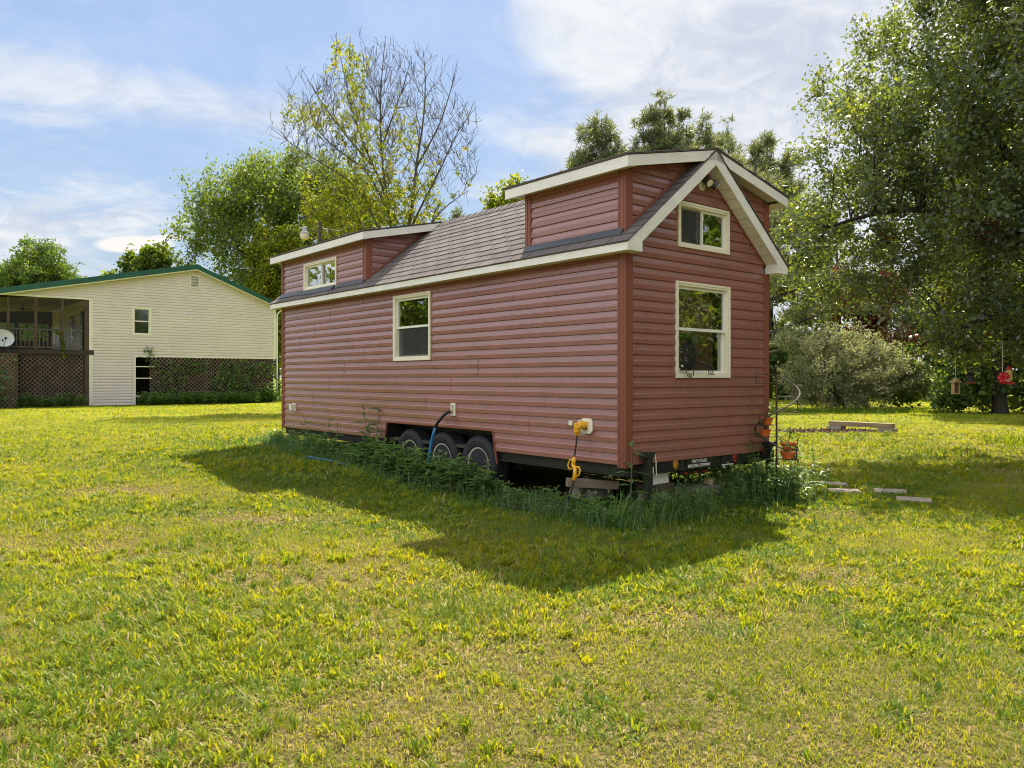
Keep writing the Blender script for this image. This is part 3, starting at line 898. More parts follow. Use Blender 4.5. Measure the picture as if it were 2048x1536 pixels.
bh = empty('beige_house', (O2X, O2Y, 0), TH)
tag(bh, 'large beige sided house with a green metal roof, screened porch and lattice skirt', 'house')
XR = 9.78; PXU = 5.13                     # right corner, ridge position
ZPK = 7.55; ZRE = 5.72                   # wall peak, wall top at the right corner
SR = (ZPK - ZRE) / (XR - PXU)
SLf = (ZPK - 5.58) / (PXU + 4.0)         # shallower pitch over the porch
def wtop(x): return ZPK - (x - PXU) * SR if x > PXU else ZPK - (PXU - x) * SLf
DEPTH = 11.0
# gable wall
def PG(a, o, z): return (a, -o, z)
mb = MB(PG)
bwin = (1.885, 2.84, 3.70, 5.22)
def lo2(z):
    base = 0.0 if z < 5.50 else -7.2
    return max(base, PXU - (ZPK - z) / SLf)
def hi2(z): return min(XR, PXU + (ZPK - z) / SR)
holes = [(bwin[2] + .05, bwin[3] - .05, bwin[0] + .05, bwin[0] + .05, bwin[1] - .05, bwin[1] - .05), (-.1, 2.60, 1.98, 1.98, XR + .1, XR + .1)]
siding(mb, 0.02, ZPK, lo2, hi2, holes, course=.150, d=.034, extra=(5.50, 5.5001, ZRE, 5.58))
mb.build('gable_wall', M['beige'], bh)
mb = MB(lambda a, o, z: (XR + o, a, z)); siding(mb, 2.6, ZRE, lambda z: 0.0, lambda z: DEPTH, course=.150, d=.018); mb.build('side_wall', M['beige'], bh)
mb = MB(lambda a, o, z: (-o, a, z)); siding(mb, 2.75, 5.95, lambda z: 0.05, lambda z: DEPTH, [(2.8, 4.95, 1.7, 1.7, 2.6, 2.6), (3.75, 4.85, 4.4, 4.4, 5.2, 5.2)], course=.150, d=.018); pw2 = mb.build('porch_wall', M['beige'], bh)
# trims
mb = MB(PG)
mb.box(-.16, .0, -.02, .035, 0.02, 5.52); mb.box(XR - .12, XR + .02, -.02, .035, 2.56, ZRE)
mb.box(-7.2, -.16, -.02, .04, 5.44, 5.54)
mb.box(2.1, XR - .02, .0, .05, 2.56, 2.62)
mb.build('corner_trim', M['beige_trim'], bh)
mb = MB(PG)
mb.box(1.96, 2.05, .0, .06, 0.0, 2.62)
for z, l in ((2.02, .95), (1.40, .80), (.46, .45)): mb.box(2.05, 2.05 + l, .01, .05, z, z + .05)
mb.build('skirt_frame', M['beige_trim'], bh)
# roof
mb = MB()
def rz(x, t): return wtop(x) + t
for (xa, xb) in ((-7.6, PXU), (PXU, XR + .35)):
    za, zb = rz(xa, .05), rz(xb, .05)
    vs = [(xa, -.32, za), (xb, -.32, zb), (xb, DEPTH + .3, zb), (xa, DEPTH + .3, za), (xa, -.32, za + .10), (xb, -.32, zb + .10), (xb, DEPTH + .3, zb + .10), (xa, DEPTH + .3, za + .10)]
    mb.add(vs, [(0, 3, 2, 1), (4, 5, 6, 7), (0, 1, 5, 4), (1, 2, 6, 5), (2, 3, 7, 6), (3, 0, 4, 7)])
    n = int(abs(xb - xa) / .3)
    L_ = math.hypot(xb - xa, zb - za)
    for i in range(36):
        y = -.30 + i * (DEPTH + .6) / 36
        mb.add([(xa, y, za + .10), (xb, y, zb + .10), (xb, y + .04, zb + .10), (xa, y + .04, za + .10), (xa, y + .01, za + .125), (xb, y + .01, zb + .125), (xb, y + .03, zb + .125), (xa, y + .03, za + .125)], [(4, 5, 6, 7), (0, 1, 5, 4), (2, 3, 7, 6), (0, 4, 7, 3), (1, 2, 6, 5)])
mb.build('roof', M['green_metal'], bh)
mb = MB()
for (xa, xb) in ((-7.6, PXU), (PXU, XR + .35)):
    za, zb = rz(xa, .04), rz(xb, .04)
    mb.add([(xa, -.345, za - .17 + .03), (xb, -.345, zb - .17 + .03), (xb, -.345, zb + .12), (xa, -.345, za + .12), (xa, -.321, za - .17 + .03), (xb, -.321, zb - .14), (xb, -.321, zb + .12), (xa, -.321, za + .12)],
           [(0, 1, 2, 3), (0, 4, 5, 1), (3, 2, 6, 7), (0, 3, 7, 4), (1, 5, 6, 2)])
mb.build('rake_trim', M['green_metal'], bh)
mb = MB()
for (xa, xb) in ((-7.6, PXU), (PXU, XR + .35)):
    za, zb = rz(xa, .015), rz(xb, .015)
    mb.add([(xa, -.315, za), (xb, -.315, zb), (xb, .0, zb), (xa, .0, za), (xa, -.330, za - .20), (xb, -.330, zb - .20), (xb, -.315, zb - .20), (xa, -.315, za - .20)], [(0, 1, 2, 3)])
    mb.add([(xa, -.318, za - .17), (xb, -.318, zb - .17), (xb, -.318, zb), (xa, -.318, za)], [(0, 1, 2, 3)])
mb.build('rake_soffit', M['beige_trim'], bh)
# gable vent, window
mb = MB(PG); frame_rect(mb, 4.86, 5.36, 6.42, 7.16, .05, .0, .05); gv = mb.build('gable_vent', M['beige_trim'], bh)
mb = MB(PG)
for i in range(11): mb.add([(4.91, .02, 6.48 + i * .06), (5.31, .02, 6.48 + i * .06), (5.31, .045, 6.45 + i * .06), (4.91, .045, 6.45 + i * .06)], [(0, 1, 2, 3)])
mb.box(4.9, 5.32, .001, .012, 6.45, 7.13)
mb.build('louvre', pm('grey_louvre', (.30, .29, .26), rough=.6), gv)
def house_window(w, parent):
    a0, a1, z0, z1 = w
    mb = MB(PG); frame_rect(mb, a0, a1, z0, z1, .09, -.03, .045); o = mb.build('window', M['beige_trim'], parent)
    zm = (z0 + z1) / 2
    mb = MB(PG); frame_rect(mb, a0 + .09, a1 - .09, zm - .03, z1 - .09, .045, -.03, .012); frame_rect(mb, a0 + .09, a1 - .09, z0 + .09, zm + .03, .045, -.05, -.015); mb.build('sash', M['beige_trim'], o)
    MB(PG).box(a0 + .1, a1 - .1, -.045, -.035, z0 + .1, z1 - .1).build('pane', M['house_glass'], o)
    return o
house_window(bwin, bh)
# porch: floor, ceiling, posts, rails, far end
mb = MB(); mb.box(-7.3, .0, .0, DEPTH, 2.66, 2.84); mb.box(-7.3, .05, -.05, .0, 2.62, 2.86); mb.build('porch_floor', M['porch_dark'], bh)
mb = MB()
mb.add([(-7.3, .02, 5.10), (-.02, .02, 5.56), (-.02, DEPTH, 5.56), (-7.3, DEPTH, 5.10)], [(0, 1, 2, 3)])
mb.build('porch_ceiling', M['ceil'], bh)
for x in (-6.4, -5.0, -3.66, -2.51, -1.36):
    MB().box(x - .065, x + .065, -.01, .12, 2.84, 5.45).build('porch_post', M['wood_dark'], bh)
MB().box(-.36, -.16, -.03, .14, 0.0, 5.45).build('porch_post', M['wood_dark'], bh)
xs = [-6.4, -5.0, -3.66, -2.51, -1.36, -.36]
M['rail'] = pm('worn_rail_paint', (.095, .085, .075), rough=.7, var=.35, scale=5)
for xa, xb in zip(xs[:-1], xs[1:]):
    a, b = xa + .07, xb - .07 if xb > -.5 else xb
    mb = MB(); mb.box(a, b, .01, .10, 3.80, 3.88); mb.box(a, b, .03, .08, 2.93, 2.99)
    n = max(3, int((b - a) / .155))
    for i in range(n):
        x = a + (b - a) * (i + .5) / n
        mb.box(x - .02, x + .02, .035, .075, 2.98, 3.81)
    mb.build('porch_railing', M['rail'], bh)
mb = MB()
for x in (-7.2, -5.4, -3.6, -1.9, -.12): mb.box(x - .1, x + .1, DEPTH - .3, DEPTH - .1, 2.84, 5.5)
mb.box(-7.3, -.02, DEPTH - .3, DEPTH - .1, 4.75, 5.5); mb.box(-7.3, -.02, DEPTH - .28, DEPTH - .12, 2.84, 3.7)
mb.build('porch_end_frame', M['porch_dark'], bh)
for xa, xb in zip(xs[:-1], xs[1:]):
    MB().box(xa + .07, xb - .06, .045, .047, 2.86, 5.40).build('porch_shade_screen', M['porch_shade_screen'], bh)  # dark see-through sheets added across the openings to dim the porch inside
# door and window in the porch wall
mb = MB(lambda a, o, z: (-o, a, z)); mb.box(1.7, 2.6, -.06, -.02, 2.8, 4.95); frame_rect(mb, 1.62, 2.68, 2.78, 5.02, .09, -.01, .03); dr = mb.build('porch_door', M['porch_dark'], bh)
mb = MB(lambda a, o, z: (-o, a, z)); frame_rect(mb, 4.34, 5.26, 3.69, 4.91, .08, -.01, .03); mb.box(4.4, 5.2, -.04, -.03, 3.75, 4.85); mb.build('porch_window', M['house_glass'], bh)
# ceiling fan
fan = empty('ceiling_fan', (0, 0, 0), 0, bh)
mb = MB(); mb.tube([(-2.6, 3.4, 5.35), (-2.6, 3.4, 5.12)], .02, 8); mb.lathe([(.0, -.10), (.09, -.08), (.11, .0), (.06, .05)], (-2.6, 3.4, 5.08), 'z', 14); mb.build('fan_motor', M['porch_dark'], fan)
for i in range(5):
    an = i * 2 * math.pi / 5 + .3
    mb = MB(); mb.bar((-2.6 + .1 * math.cos(an), 3.4 + .1 * math.sin(an), 5.06), (-2.6 + .66 * math.cos(an), 3.4 + .66 * math.sin(an), 5.05), .13, .012); mb.build('fan_blade', M['porch_dark'], fan)
# dark space under the house and the lattice in front of it
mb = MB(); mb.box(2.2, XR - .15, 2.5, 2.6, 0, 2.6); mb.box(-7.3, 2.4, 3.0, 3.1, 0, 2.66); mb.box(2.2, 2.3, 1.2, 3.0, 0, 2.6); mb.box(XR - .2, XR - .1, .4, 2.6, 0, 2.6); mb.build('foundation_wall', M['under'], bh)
for x in (3.9, 5.8, 7.7, 9.6): MB().box(x - .07, x + .07, .12, .26, 0, 2.6).build('foundation_post', M['wood_dark'], bh)
def lattice(x0, x1, z0, z1, y, step=.215, w=.055):
    mb = MB()
    W_, H_ = x1 - x0, z1 - z0
    for sgn, yy in ((1, y), (-1, y + .012)):
        t = -H_
        while t < W_:
            # line x = x0 + t + s, z = z0 + s (sgn 1)  or mirrored
            s0 = max(0, -t); s1 = min(H_, W_ - t)
            if s1 - s0 > .02:
                xa, xb = x0 + t + s0, x0 + t + s1
                if sgn == 1: p, q = (xa, yy, z0 + s0), (xb, yy, z0 + s1)
                else: p, q = (xa, yy, z1 - s0), (xb, yy, z1 - s1)
                mb.bar(p, q, .010, w)
            t += step
    return mb
# bars are turned so that their broad side faces out
def lattice_panel(x0, x1, z0, z1, y, name='lattice_panel'):
    o = lattice(x0, x1, z0, z1, y).build(name, M['lattice'], bh)
    return o
lattice_panel(2.75, 6.2, .02, 2.56, .02); lattice_panel(6.22, XR - .06, .02, 2.56, .02)
lattice_panel(-7.3, -3.2, .02, 2.6, .02); lattice_panel(-3.18, -.4, .02, 2.6, .06)
# downspout at the right corner
mb = MB(); mb.tube([(XR + .36, -.22, 5.62), (XR + .34, -.20, 5.50), (XR + .20, -.06, 5.36), (XR + .10, -.03, 5.22), (XR + .09, -.03, 4.9), (XR + .09, -.03, .25), (XR + .12, -.10, .12)], .045, 8); mb.build('downspout', M['beige_trim'], bh)
mb = MB(); mb.box(XR + .30, XR + .42, -.30, DEPTH, 5.58, 5.70); mb.build('gutter', M['beige_trim'], bh)

# satellite dish on the porch edge
ct, st = math.cos(TH), math.sin(TH)
def h2(x, y, z): return (O2X + ct * x - st * y, O2Y + st * x + ct * y, z)
dish = empty('satellite_dish', h2(-3.95, -.55, 2.62), TH)
tag(dish, 'round grey white satellite dish on a tripod before the porch railing', 'satellite dish')
M['dish'] = pm('dish_grey', (.50, .52, .53), rough=.5, var=.1, scale=6)
mb = MB()
prof = [(.0, .11), (.12, .105), (.24, .085), (.36, .045), (.43, .0), (.445, .0), (.445, -.015)]
q = Vector((.15, -1, .35)).to_track_quat('Z', 'Y')
rings = []
for r, h in prof:
    for j in range(28):
        an = 2 * math.pi * j / 28
        p = q @ Vector((r * math.cos(an) * 1.08, r * math.sin(an), -h)); rings.append((p.x, p.y, p.z + .72))
fs = []
for i in range(len(prof) - 1):
    for j in range(28): fs.append((i * 28 + j, i * 28 + (j + 1) % 28, (i + 1) * 28 + (j + 1) % 28, (i + 1) * 28 + j))
mb.add(rings, fs); mb.build('reflector', M['dish'], dish, smooth=True)
mb = MB(); mb.tube([(0, .06, .68), (.0, .08, .30)], .03, 8)
for dx, dy in ((-.30, -.12), (.34, -.12), (.02, .30)): mb.tube([(.0, .08, .36), (dx, dy, .0)], .016, 6)
mb.build('tripod', M['steel_olive'], dish)
mb = MB(); mb.tube([(.0, -.05, .32), (.02, -.42, .44), (.04, -.55, .66)], .014, 6); mb.box(-.0, .10, -.62, -.50, .64, .74); mb.build('feed_arm', M['iron'], dish)
# shelf the dish stands on: a lattice bin against the porch
bin_ = empty('lattice_bin', h2(-3.95, -.55, 0), TH)
tag(bin_, 'low brown lattice enclosure under the satellite dish beside the porch', 'enclosure')
mb = MB(); mb.box(-1.6, .55, -.42, .42, 2.52, 2.62); mb.build('top_board', M['wood_dark'], bin_)
o = lattice(-1.6, .55, .0, 2.52, -.40, step=.20, w=.06).build('lattice_front', M['lattice'], bin_)
mb = MB()
for x in (-1.55, .50):
    for y in (-.38, .38): mb.box(x - .04, x + .04, y - .04, y + .04, 0, 2.52)
mb.build('bin_frame', M['wood_dark'], bin_)

# ------------------------------------------------------------------ yard lamp on a wooden pole
px, pd = 640, 30.0
pole = empty('utility_pole', ((px - 1024) * pd / F_PX, pd, EYE * (1 - 30 / 43)))
pole.scale = (30 / 43,) * 3
tag(pole, 'wooden utility pole with a yard lamp, rising behind the far dormer', 'utility pole')
mb = MB(); mb.tube([(0, 0, -.8), (0, 0, 4), (0, 0, 10.05)], [.14, .125, .105], 12); mb.build('pole', M['bark'], pole)
mb = MB(); mb.tube([(0, 0, 9.42), (-.35, -.05, 9.50), (-.72, -.1, 9.52)], .022, 6); mb.build('lamp_arm', M['steel_olive'], pole)
mb = MB(); mb.lathe([(.0, .34), (.10, .33), (.12, .20), (.11, .10), (.20, .02), (.255, -.08), (.25, -.10)], (-.82, -.1, 9.42), 'z', 20); mb.build('lamp_hood', pm('lamp_grey', (.33, .36, .38), rough=.5), pole, smooth=True)
mb = MB(); mb.lathe([(.245, -.10), (.235, -.2), (.20, -.36), (.19, -.38), (.0, -.385)], (-.82, -.1, 9.42), 'z', 20); mb.build('lamp_shade', pm('lamp_lens', (.72, .60, .42), rough=.4, var=.08), pole, smooth=True)
mb = MB(); mb.tube([(0, 0, 9.7), (7, 6, 9.35), (14, 12, 9.2), (20, 17, 9.3)], .012, 4); mb.tube([(0, 0, 9.7), (-8, 4, 9.0), (-14, 9, 8.2)], .012, 4); mb.build('wire', M['iron'], pole)

# ------------------------------------------------------------------ things in the yard
def hloc(u, v, z=0.0): return (NX + ct * u - st * v, NY + st * u + ct * v, z)

# bench: a beam on two concrete blocks
bx0, by0, bx1, by1 = 8.72, 21.30, 9.72, 20.05
ang = math.atan2(by1 - by0, bx1 - bx0); blen = math.hypot(bx1 - bx0, by1 - by0)
bench = empty('beam_bench', ((bx0 + bx1) / 2, (by0 + by1) / 2, 0), ang)
tag(bench, 'low bench of one thick timber beam on two concrete blocks', 'bench')
mb = MB(); mb.box(-blen / 2 - .05, blen / 2 + .05, -.10, .10, .145, .265); mb.build('seat_beam', M['wood'], bench, bevel=.008)
for x in (-blen / 2 + .12, blen / 2 - .10):
    mb = MB(); mb.box(x - .20, x + .20, -.15, .15, .0, .142); mb.build('concrete_block', M['concrete'], bench, bevel=.008)

# stepping stones
def stone(x, y, rz, w, d, label, seed):
    rnd = random.Random(seed)
    poly = []
    for (sx, sy) in ((-1, -1), (-.2, -1.04), (.6, -.97), (1, -1), (1.03, 0), (1, 1), (.3, 1.03), (-.5, .97), (-1, 1), (-.97, .1)):
        poly.append((sx * w / 2 + rnd.uniform(-.012, .012), sy * d / 2 + rnd.uniform(-.012, .012)))
    mb = MB(); mb.prism(poly, -.03, .022, axis=2)
    o = mb.build('stepping_stone', M['stone'], bevel=.008, loc=(x, y, 0)); o.rotation_euler = (RAD(rnd.uniform(-1, 1)), RAD(rnd.uniform(-1, 1)), rz)
    tag(o, label, 'stepping stone', 'flat stepping stones in the grass')
STONES = [(4.30, 10.50, -.35), (4.17, 9.84, -.25), (4.74, 9.80, -.38), (4.68, 9.13, -.42)]
for (x, y, r), lb, sd in zip(STONES, ('stepping stone farthest out in the lawn, towards the timber bench', 'stepping stone next to the farthest one, nearest to the plant stand',
                                  'third stepping stone counting from the bench, set apart from the first two', 'last stepping stone of the four, farthest from the timber bench'), (1, 2, 3, 4)):
    stone(x, y, r, .37, .33, lb, sd)

# spiral plant stand
SX, SY = 3.06, 9.05
stand = empty('spiral_plant_stand', (SX, SY, 0), 0)
tag(stand, 'rusty iron spiral plant stand with small shelves by the corner of the red house', 'plant stand')
mb = MB(); mb.tube([(0, 0, -.05), (0, 0, .7), (0, 0, 1.475)], .0115, 8); mb.tube([(0, 0, 1.468), (-.20, .02, 1.478)], .006, 6); mb.build('post', M['rust'], stand)
def helix(a0, z, r=.235): return (r * math.cos(a0), r * math.sin(a0), z)
trays = [(1.365, RAD(176), 'l'), (1.21, RAD(12), 'r'), (1.038, RAD(-22), 'r'), (.885, RAD(198), 'l'), (.745, RAD(168), 'l'), (.595, RAD(-8), 'r'), (.495, RAD(-40), 'r')]
for i, (z, a, _) in enumerate(trays):
    mb = MB()
    d = Vector((math.cos(a), math.sin(a), 0)); t = Vector((-d.y, d.x, 0))
    P = lambda r, s, h: tuple(d * r + t * s + Vector((0, 0, z + h)))
    poly = [(.012, -.03), (.20, -.085), (.24, -.05), (.24, .05), (.20, .085), (.012, .03)]
    mb.add([P(r, s, 0) for r, s in poly] + [P(r, s, .008) for r, s in poly], [tuple(reversed(range(6))), tuple(range(6, 12))] + [(k, (k + 1) % 6, 6 + (k + 1) % 6, 6 + k) for k in range(6)])
    mb.tube([P(.23, .0, .0), P(.23, .0, .135)], .006, 6)
    mb.build('shelf', M['rust'], stand)
pts = []
for i in range(60):
    f = i / 59
    pts.append(helix(RAD(60) - f * RAD(420), 1.44 - f * .98, .245 + .01 * math.sin(9 * f)))
mb = MB(); mb.tube(pts, .0095, 6); mb.build('spiral_rail', pm('weathered_rail', (.11, .095, .08), rough=.5, var=.35, scale=40), stand)

def leafy(name, pts, mat, parent, rnd, n, size, spread, loc=None, droop=.3):
    """small leaves around a list of points"""
    co = []; tint = []; f4 = []
    for k in range(n):
        p = Vector(rnd.choice(pts)) + Vector((rnd.gauss(0, spread), rnd.gauss(0, spread), abs(rnd.gauss(0, spread)) * .8))
        d = Vector((rnd.gauss(0, 1), rnd.gauss(0, 1), rnd.gauss(.2, .6) - droop)).normalized()
        s = d.cross(Vector((rnd.gauss(0, .3), rnd.gauss(0, .3), 1))).normalized()
        L_ = size * rnd.uniform(.6, 1.3); w = L_ * .28
        nn = d.cross(s)
        b = len(co)
        co += [p, p + d * L_ * .45 + s * w + nn * .1 * w, p + d * L_, p + d * L_ * .45 - s * w + nn * .1 * w]
        f4.append((b, b + 1, b + 2, b + 3)); tint += [rnd.random()] * 4
    return np_mesh(name, np.array([tuple(c) for c in co]), faces4=f4, mat=mat, attrs={'tint': tint}, parent=parent, loc=loc)

M['herb'] = leafmat('herb_leaf', [(0, (.030, .075, .018)), (.6, (.060, .125, .025)), (1, (.12, .17, .035))], (2.0, 2.2, 1.0), .40)
pots = [(.752, 168, .075, 'small round orange pot on the lower of the two shelves beside the house corner', 0), (.892, 198, .075, 'upper orange pot half hidden behind the corner of the red house', 0),
        (.603, -8, .105, 'wide orange planter on the upper of the two shelves facing the bench', 1), (.503, -40, .095, 'lowest orange planter, above the weeds at the stand', 1)]
for z, a, r, lb, wide in pots:
    an = RAD(a); rr = .13
    p = empty('flower_pot', (SX + rr * math.cos(an), SY + rr * math.sin(an), z), an)
    tag(p, lb, 'flower pot', 'orange flower pots on the plant stand')
    mb = MB(); mb.lathe([(.0, .0), (.6 * r, .0), (.62 * r, .005), (.88 * r, .062), (1.0 * r, .064), (1.02 * r, .082), (.93 * r, .082), (.90 * r, .068), (.0, .07)], (0, 0, 0), 'z', 20, sx=.95, sy=1.0 if not wide else .62)
    mb.build('pot', M['terracotta'], p, smooth=False)
    rnd = random.Random(int(z * 1000))
    mb = MB(); st_pts = []
    for i in range(5):
        e = Vector((rnd.gauss(0, .10), rnd.gauss(0, .10), rnd.uniform(.14, .26)))
        mb.tube([(0, 0, .07), tuple(e * .5 + Vector((0, 0, .07))), tuple(e)], .003, 4); st_pts += [tuple(e), tuple(e * .7 + Vector((0, 0, .05)))]
    mb.build('stem', M['rust'], p)
    leafy('foliage', st_pts, M['herb'], p, rnd, 26, .055, .03)

# hanging things under the big tree at the right
HY = 13.0
def hx(px_, d=HY): return (px_ - 1024) * d / F_PX
def hz(py_, d=HY): return EYE + (756.4 - py_) * d / F_PX
M['red_plastic'] = pm('red_plastic', (.55, .012, .022), rough=.3, var=.12)
fd = empty('flower_feeder', (hx(2005), HY, hz(756)))
tag(fd, 'bright red flower shaped hummingbird feeder hanging on a long string', 'bird feeder')
mb = MB()
for i in range(6):
    an = i * math.pi / 3
    c = Vector((.055 * math.cos(an), -.03, .055 * math.sin(an)))
    mb.lathe([(.0, -.014), (.040, -.010), (.055, .0), (.040, .010), (.0, .012)], tuple(c), 'y', 12, sx=1, sy=.9)
mb.lathe([(.0, -.06), (.03, -.05), (.045, .0), (.03, .05), (.0, .05)], (.06, -.01, .03), 'y', 12); mb.build('blossom', M['red_plastic'], fd, smooth=True)
mb = MB(); mb.tube([(0, 0, .05), (0, .0, .5), (.01, .1, 1.45)], .004, 4); mb.build('string', M['beige_trim'], fd)
mb = MB(); mb.tube([(.02, -.03, -.02), (.07, -.05, -.06), (.085, -.04, .0)], .008, 6); mb.build('perch', M['beige_trim'], fd)
hb = empty('bottle_feeder', (hx(2026), HY + .1, hz(768)))
tag(hb, 'hummingbird feeder with amber bottle and red base, beside the red flower feeder', 'bird feeder')
mb = MB(); mb.lathe([(.02, .03), (.045, .05), (.055, .09), (.045, .15), (.055, .20), (.04, .235), (.03, .24)], (0, 0, 0), 'z', 16); mb.build('bottle', pm('nectar_bottle', (.62, .42, .12), rough=.15, var=.1), hb, smooth=True)
mb = MB(); mb.lathe([(.0, -.01), (.075, -.005), (.085, .01), (.06, .03), (.02, .045)], (0, 0, 0), 'z', 16); mb.lathe([(.032, .235), (.045, .25), (.035, .285), (.0, .30)], (0, 0, 0), 'z', 16); mb.build('base_and_cap', M['red_plastic'], hb, smooth=True)
mb = MB(); mb.tube([(0, 0, .29), (0, 0, .6), (0, .1, 1.3)], .003, 4); mb.build('string', M['iron'], hb)
bd = empty('wooden_bird_house', (hx(1911, 13.6), 13.6, hz(788, 13.6)))
tag(bd, 'little wooden suet cage hanging in the shade of the big tree', 'bird feeder')
mb = MB(); frame_rect(mb, -.055, .055, .0, .22, .018, -.04, .04); mb.prism([(-.085, .20), (.085, .20), (.0, .275)], -.07, .07); mb.build('frame', pm('raw_pine', (.48, .33, .13), rough=.7, var=.15), bd)
mb = MB(); mb.box(-.04, .04, -.02, .02, .02, .2); mb.build('back_board', M['wood_dark'], bd)
mb = MB(); mb.tube([(0, 0, .27), (0, .0, .7), (0, .1, 1.3)], .004, 4); mb.build('string', M['beige_trim'], bd)
bs = empty('seed_feeder', (hx(1941, 13.3), 13.3, hz(765, 13.3)))
tag(bs, 'small dark seed feeder with a rusty red tray, between suet cage and red flower feeder', 'bird feeder')
mb = MB(); mb.lathe([(.0, -.02), (.09, -.015), (.095, .0), (.05, .012)], (0, 0, 0), 'z', 14); mb.build('tray', pm('rust_red', (.22, .05, .02), rough=.6), bs)
mb = MB(); mb.lathe([(.05, .01), (.055, .12), (.09, .125), (.02, .18)], (0, 0, 0), 'z', 14); mb.build('hopper', M['iron'], bs)
mb = MB(); mb.tube([(0, 0, .17), (0, .05, 1.2)], .003, 4); mb.build('string', M['iron'], bs)

# power cord with its yellow plug, lying along to an adapter
cord = empty('power_cord', hloc(0, .53, 0), TH)
tag(cord, 'black power cord with yellow plug and yellow handled adapter at the wall outlet', 'power cord')
mb = MB(lambda a, o, z: (-o, a, z))
mb.tube([(-.005, .030, .935), (.0, .06, .935), (.012, .09, .930)], [.034, .040, .042], 14); mb.tube([(.012, .085, .945), (.03, .12, .915), (.045, .115, .85), (.045, .112, .82)], [.040, .040, .030, .014], 12)
mb.box(.005, .06, .10, .150, .86, .955)
mb.build('plug', M['yellow'], cord, bevel=.006)
mb = MB(lambda a, o, z: (-o, a, z)); mb.tube([(.045, .112, .83), (.048, .12, .75), (.062, .13, .62), (.064, .13, .585)], .0085, 8); mb.tube([(.045, .16, .36), (.06, .2, .2), (.10, .3, .05), (.4, .45, .03), (1.0, .5, .03)], .011, 8); mb.build('cable', M['black'], cord)
mb = MB(lambda a, o, z: (-o, a, z))
mb.tube([(.064, .13, .60), (.070, .135, .56), (.078, .14, .50)], [.014, .024, .024], 10)
mb.tube([(.078, .14, .52), (.05, .145, .485), (.03, .15, .47)], [.022, .020, .018], 10)
mb.tube([(.032, .15, .50), (.036, .152, .42), (.045, .155, .37), (.047, .158, .35)], [.020, .024, .020, .012], 10)
mb.tube([(.075, .14, .575), (.12, .145, .565), (.145, .148, .51), (.135, .15, .475), (.09, .145, .47)], .0095, 8)
mb.tube([(.03, .15, .50), (-.02, .152, .50), (-.045, .155, .47), (-.03, .158, .42), (.03, .16, .385)], .0095, 8)
mb.build('adapter', M['yellow'], cord, smooth=True)

# water hose
hose = empty('water_hose', hloc(0, 2.95, 0), TH)
tag(hose, 'blue water hose with a black sleeve running from the wall inlet into the weeds', 'hose')
HT = lambda a, o, z: (-o, a - 0.0, z)
mb = MB(HT); mb.tube([(.005, .05, .997), (.02, .09, .985), (.08, .125, .93), (.15, .15, .85), (.185, .16, .79)], .020, 10); mb.build('sleeve', M['black'], hose, smooth=True)
mb = MB(HT); mb.tube([(.18, .158, .80), (.235, .165, .68), (.275, .17, .55), (.30, .18, .40), (.32, .20, .2), (.36, .28, .06), (.8, .36, .08), (1.6, .42, .13), (2.4, .48, .19), (3.0, .62, .225)], [.019] * 6 + [.013] * 4, 10); mb.build('tube', M['blue'], hose, smooth=True)

# black iron plant hanger in front of the lower end window
ih = empty('iron_plant_hanger', hloc(.88, -.06, 1.43), TH)
tag(ih, 'black iron wire basket with a bracket arm hooked in the lower end window', 'plant hanger')
mb = MB()
for i in range(9):
    an = i * math.pi / 9
    pts = []
    for k in range(17):
        t = 2 * math.pi * k / 16
        pts.append((.055 + .105 * math.sin(t) * math.cos(an), -.01 + .055 * math.sin(t) * math.sin(an), .235 + .155 * math.cos(t)))
    mb.tube(pts, .0045, 5, caps=False)
for zz_ in (.15, .26, .33):
    rr = .105 * math.sqrt(max(0, 1 - ((zz_ - .235) / .155) ** 2))
    mb.tube([(.055 + rr * math.cos(2 * math.pi * k / 16), -.01 + rr * .5 * math.sin(2 * math.pi * k / 16), zz_) for k in range(17)], .0045, 5, caps=False)
for s in (-1, 1): mb.tube([(.055 + s * .07, -.02, .11), (.055 + s * .055, -.03, .03), (.055 + s * .01, -.03, .005), (.055 - s * .03, -.03, .05)], .005, 5)
mb.build('wire_basket', M['iron'], ih)
mb = MB(); mb.tube([(.02, -.02, .23), (.20, -.015, .17), (.44, -.005, .125)], [.012, .014, .016], 8)
for x in (.40, .44, .475): mb.tube([(x, -.01, .125), (x + .004, -.015, .04), (x + .02, -.018, .035)], .006, 5)
mb.build('bracket_arm', M['iron'], ih)
rnd = random.Random(5)
lf = leafy('plant', [(.04, .0, .38), (.08, .0, .40), (.02, .0, .43), (.16, .0, .25)], M['herb'], ih, rnd, 70, .07, .035)

# odds and ends under the near end
wb_ = MB(); wb_.box(-.15, .15, -.012, .012, 0, .17); wb_ = wb_.build('white_board', M['white'], loc=hloc(.66, .10, .30)); wb_.rotation_euler = (RAD(-8), 0, TH + RAD(4))
tag(wb_, 'small square white board standing on blocks under the near end of the house', 'board')
mb = MB(); mb.box(-.28, .28, -.045, .045, .06, .15); pk = mb.build('timber_plank', pm('plank_wood', (.24, .18, .12), rough=.8, var=.2, scale=5), loc=hloc(.08, .55, .20), bevel=.004); pk.rotation_euler = (0, RAD(4), TH + RAD(-30))
tag(pk, 'short pale timber plank under the near corner of the red house', 'plank')
def blocks(u, v, n, nm, lb, z0=0, s=.2):
    r = empty(nm, hloc(u, v, z0), TH); tag(r, lb, 'blocks')
    for i in range(n):
        mb = MB(); mb.box(-s, s, -s * .5, s * .5, i * .1 + .002, i * .1 + .098); o = mb.build('block', M['concrete'] if i % 2 else M['wood_dark'], r, bevel=.006); o.rotation_euler = (0, 0, (i % 2) * .15)
    return r
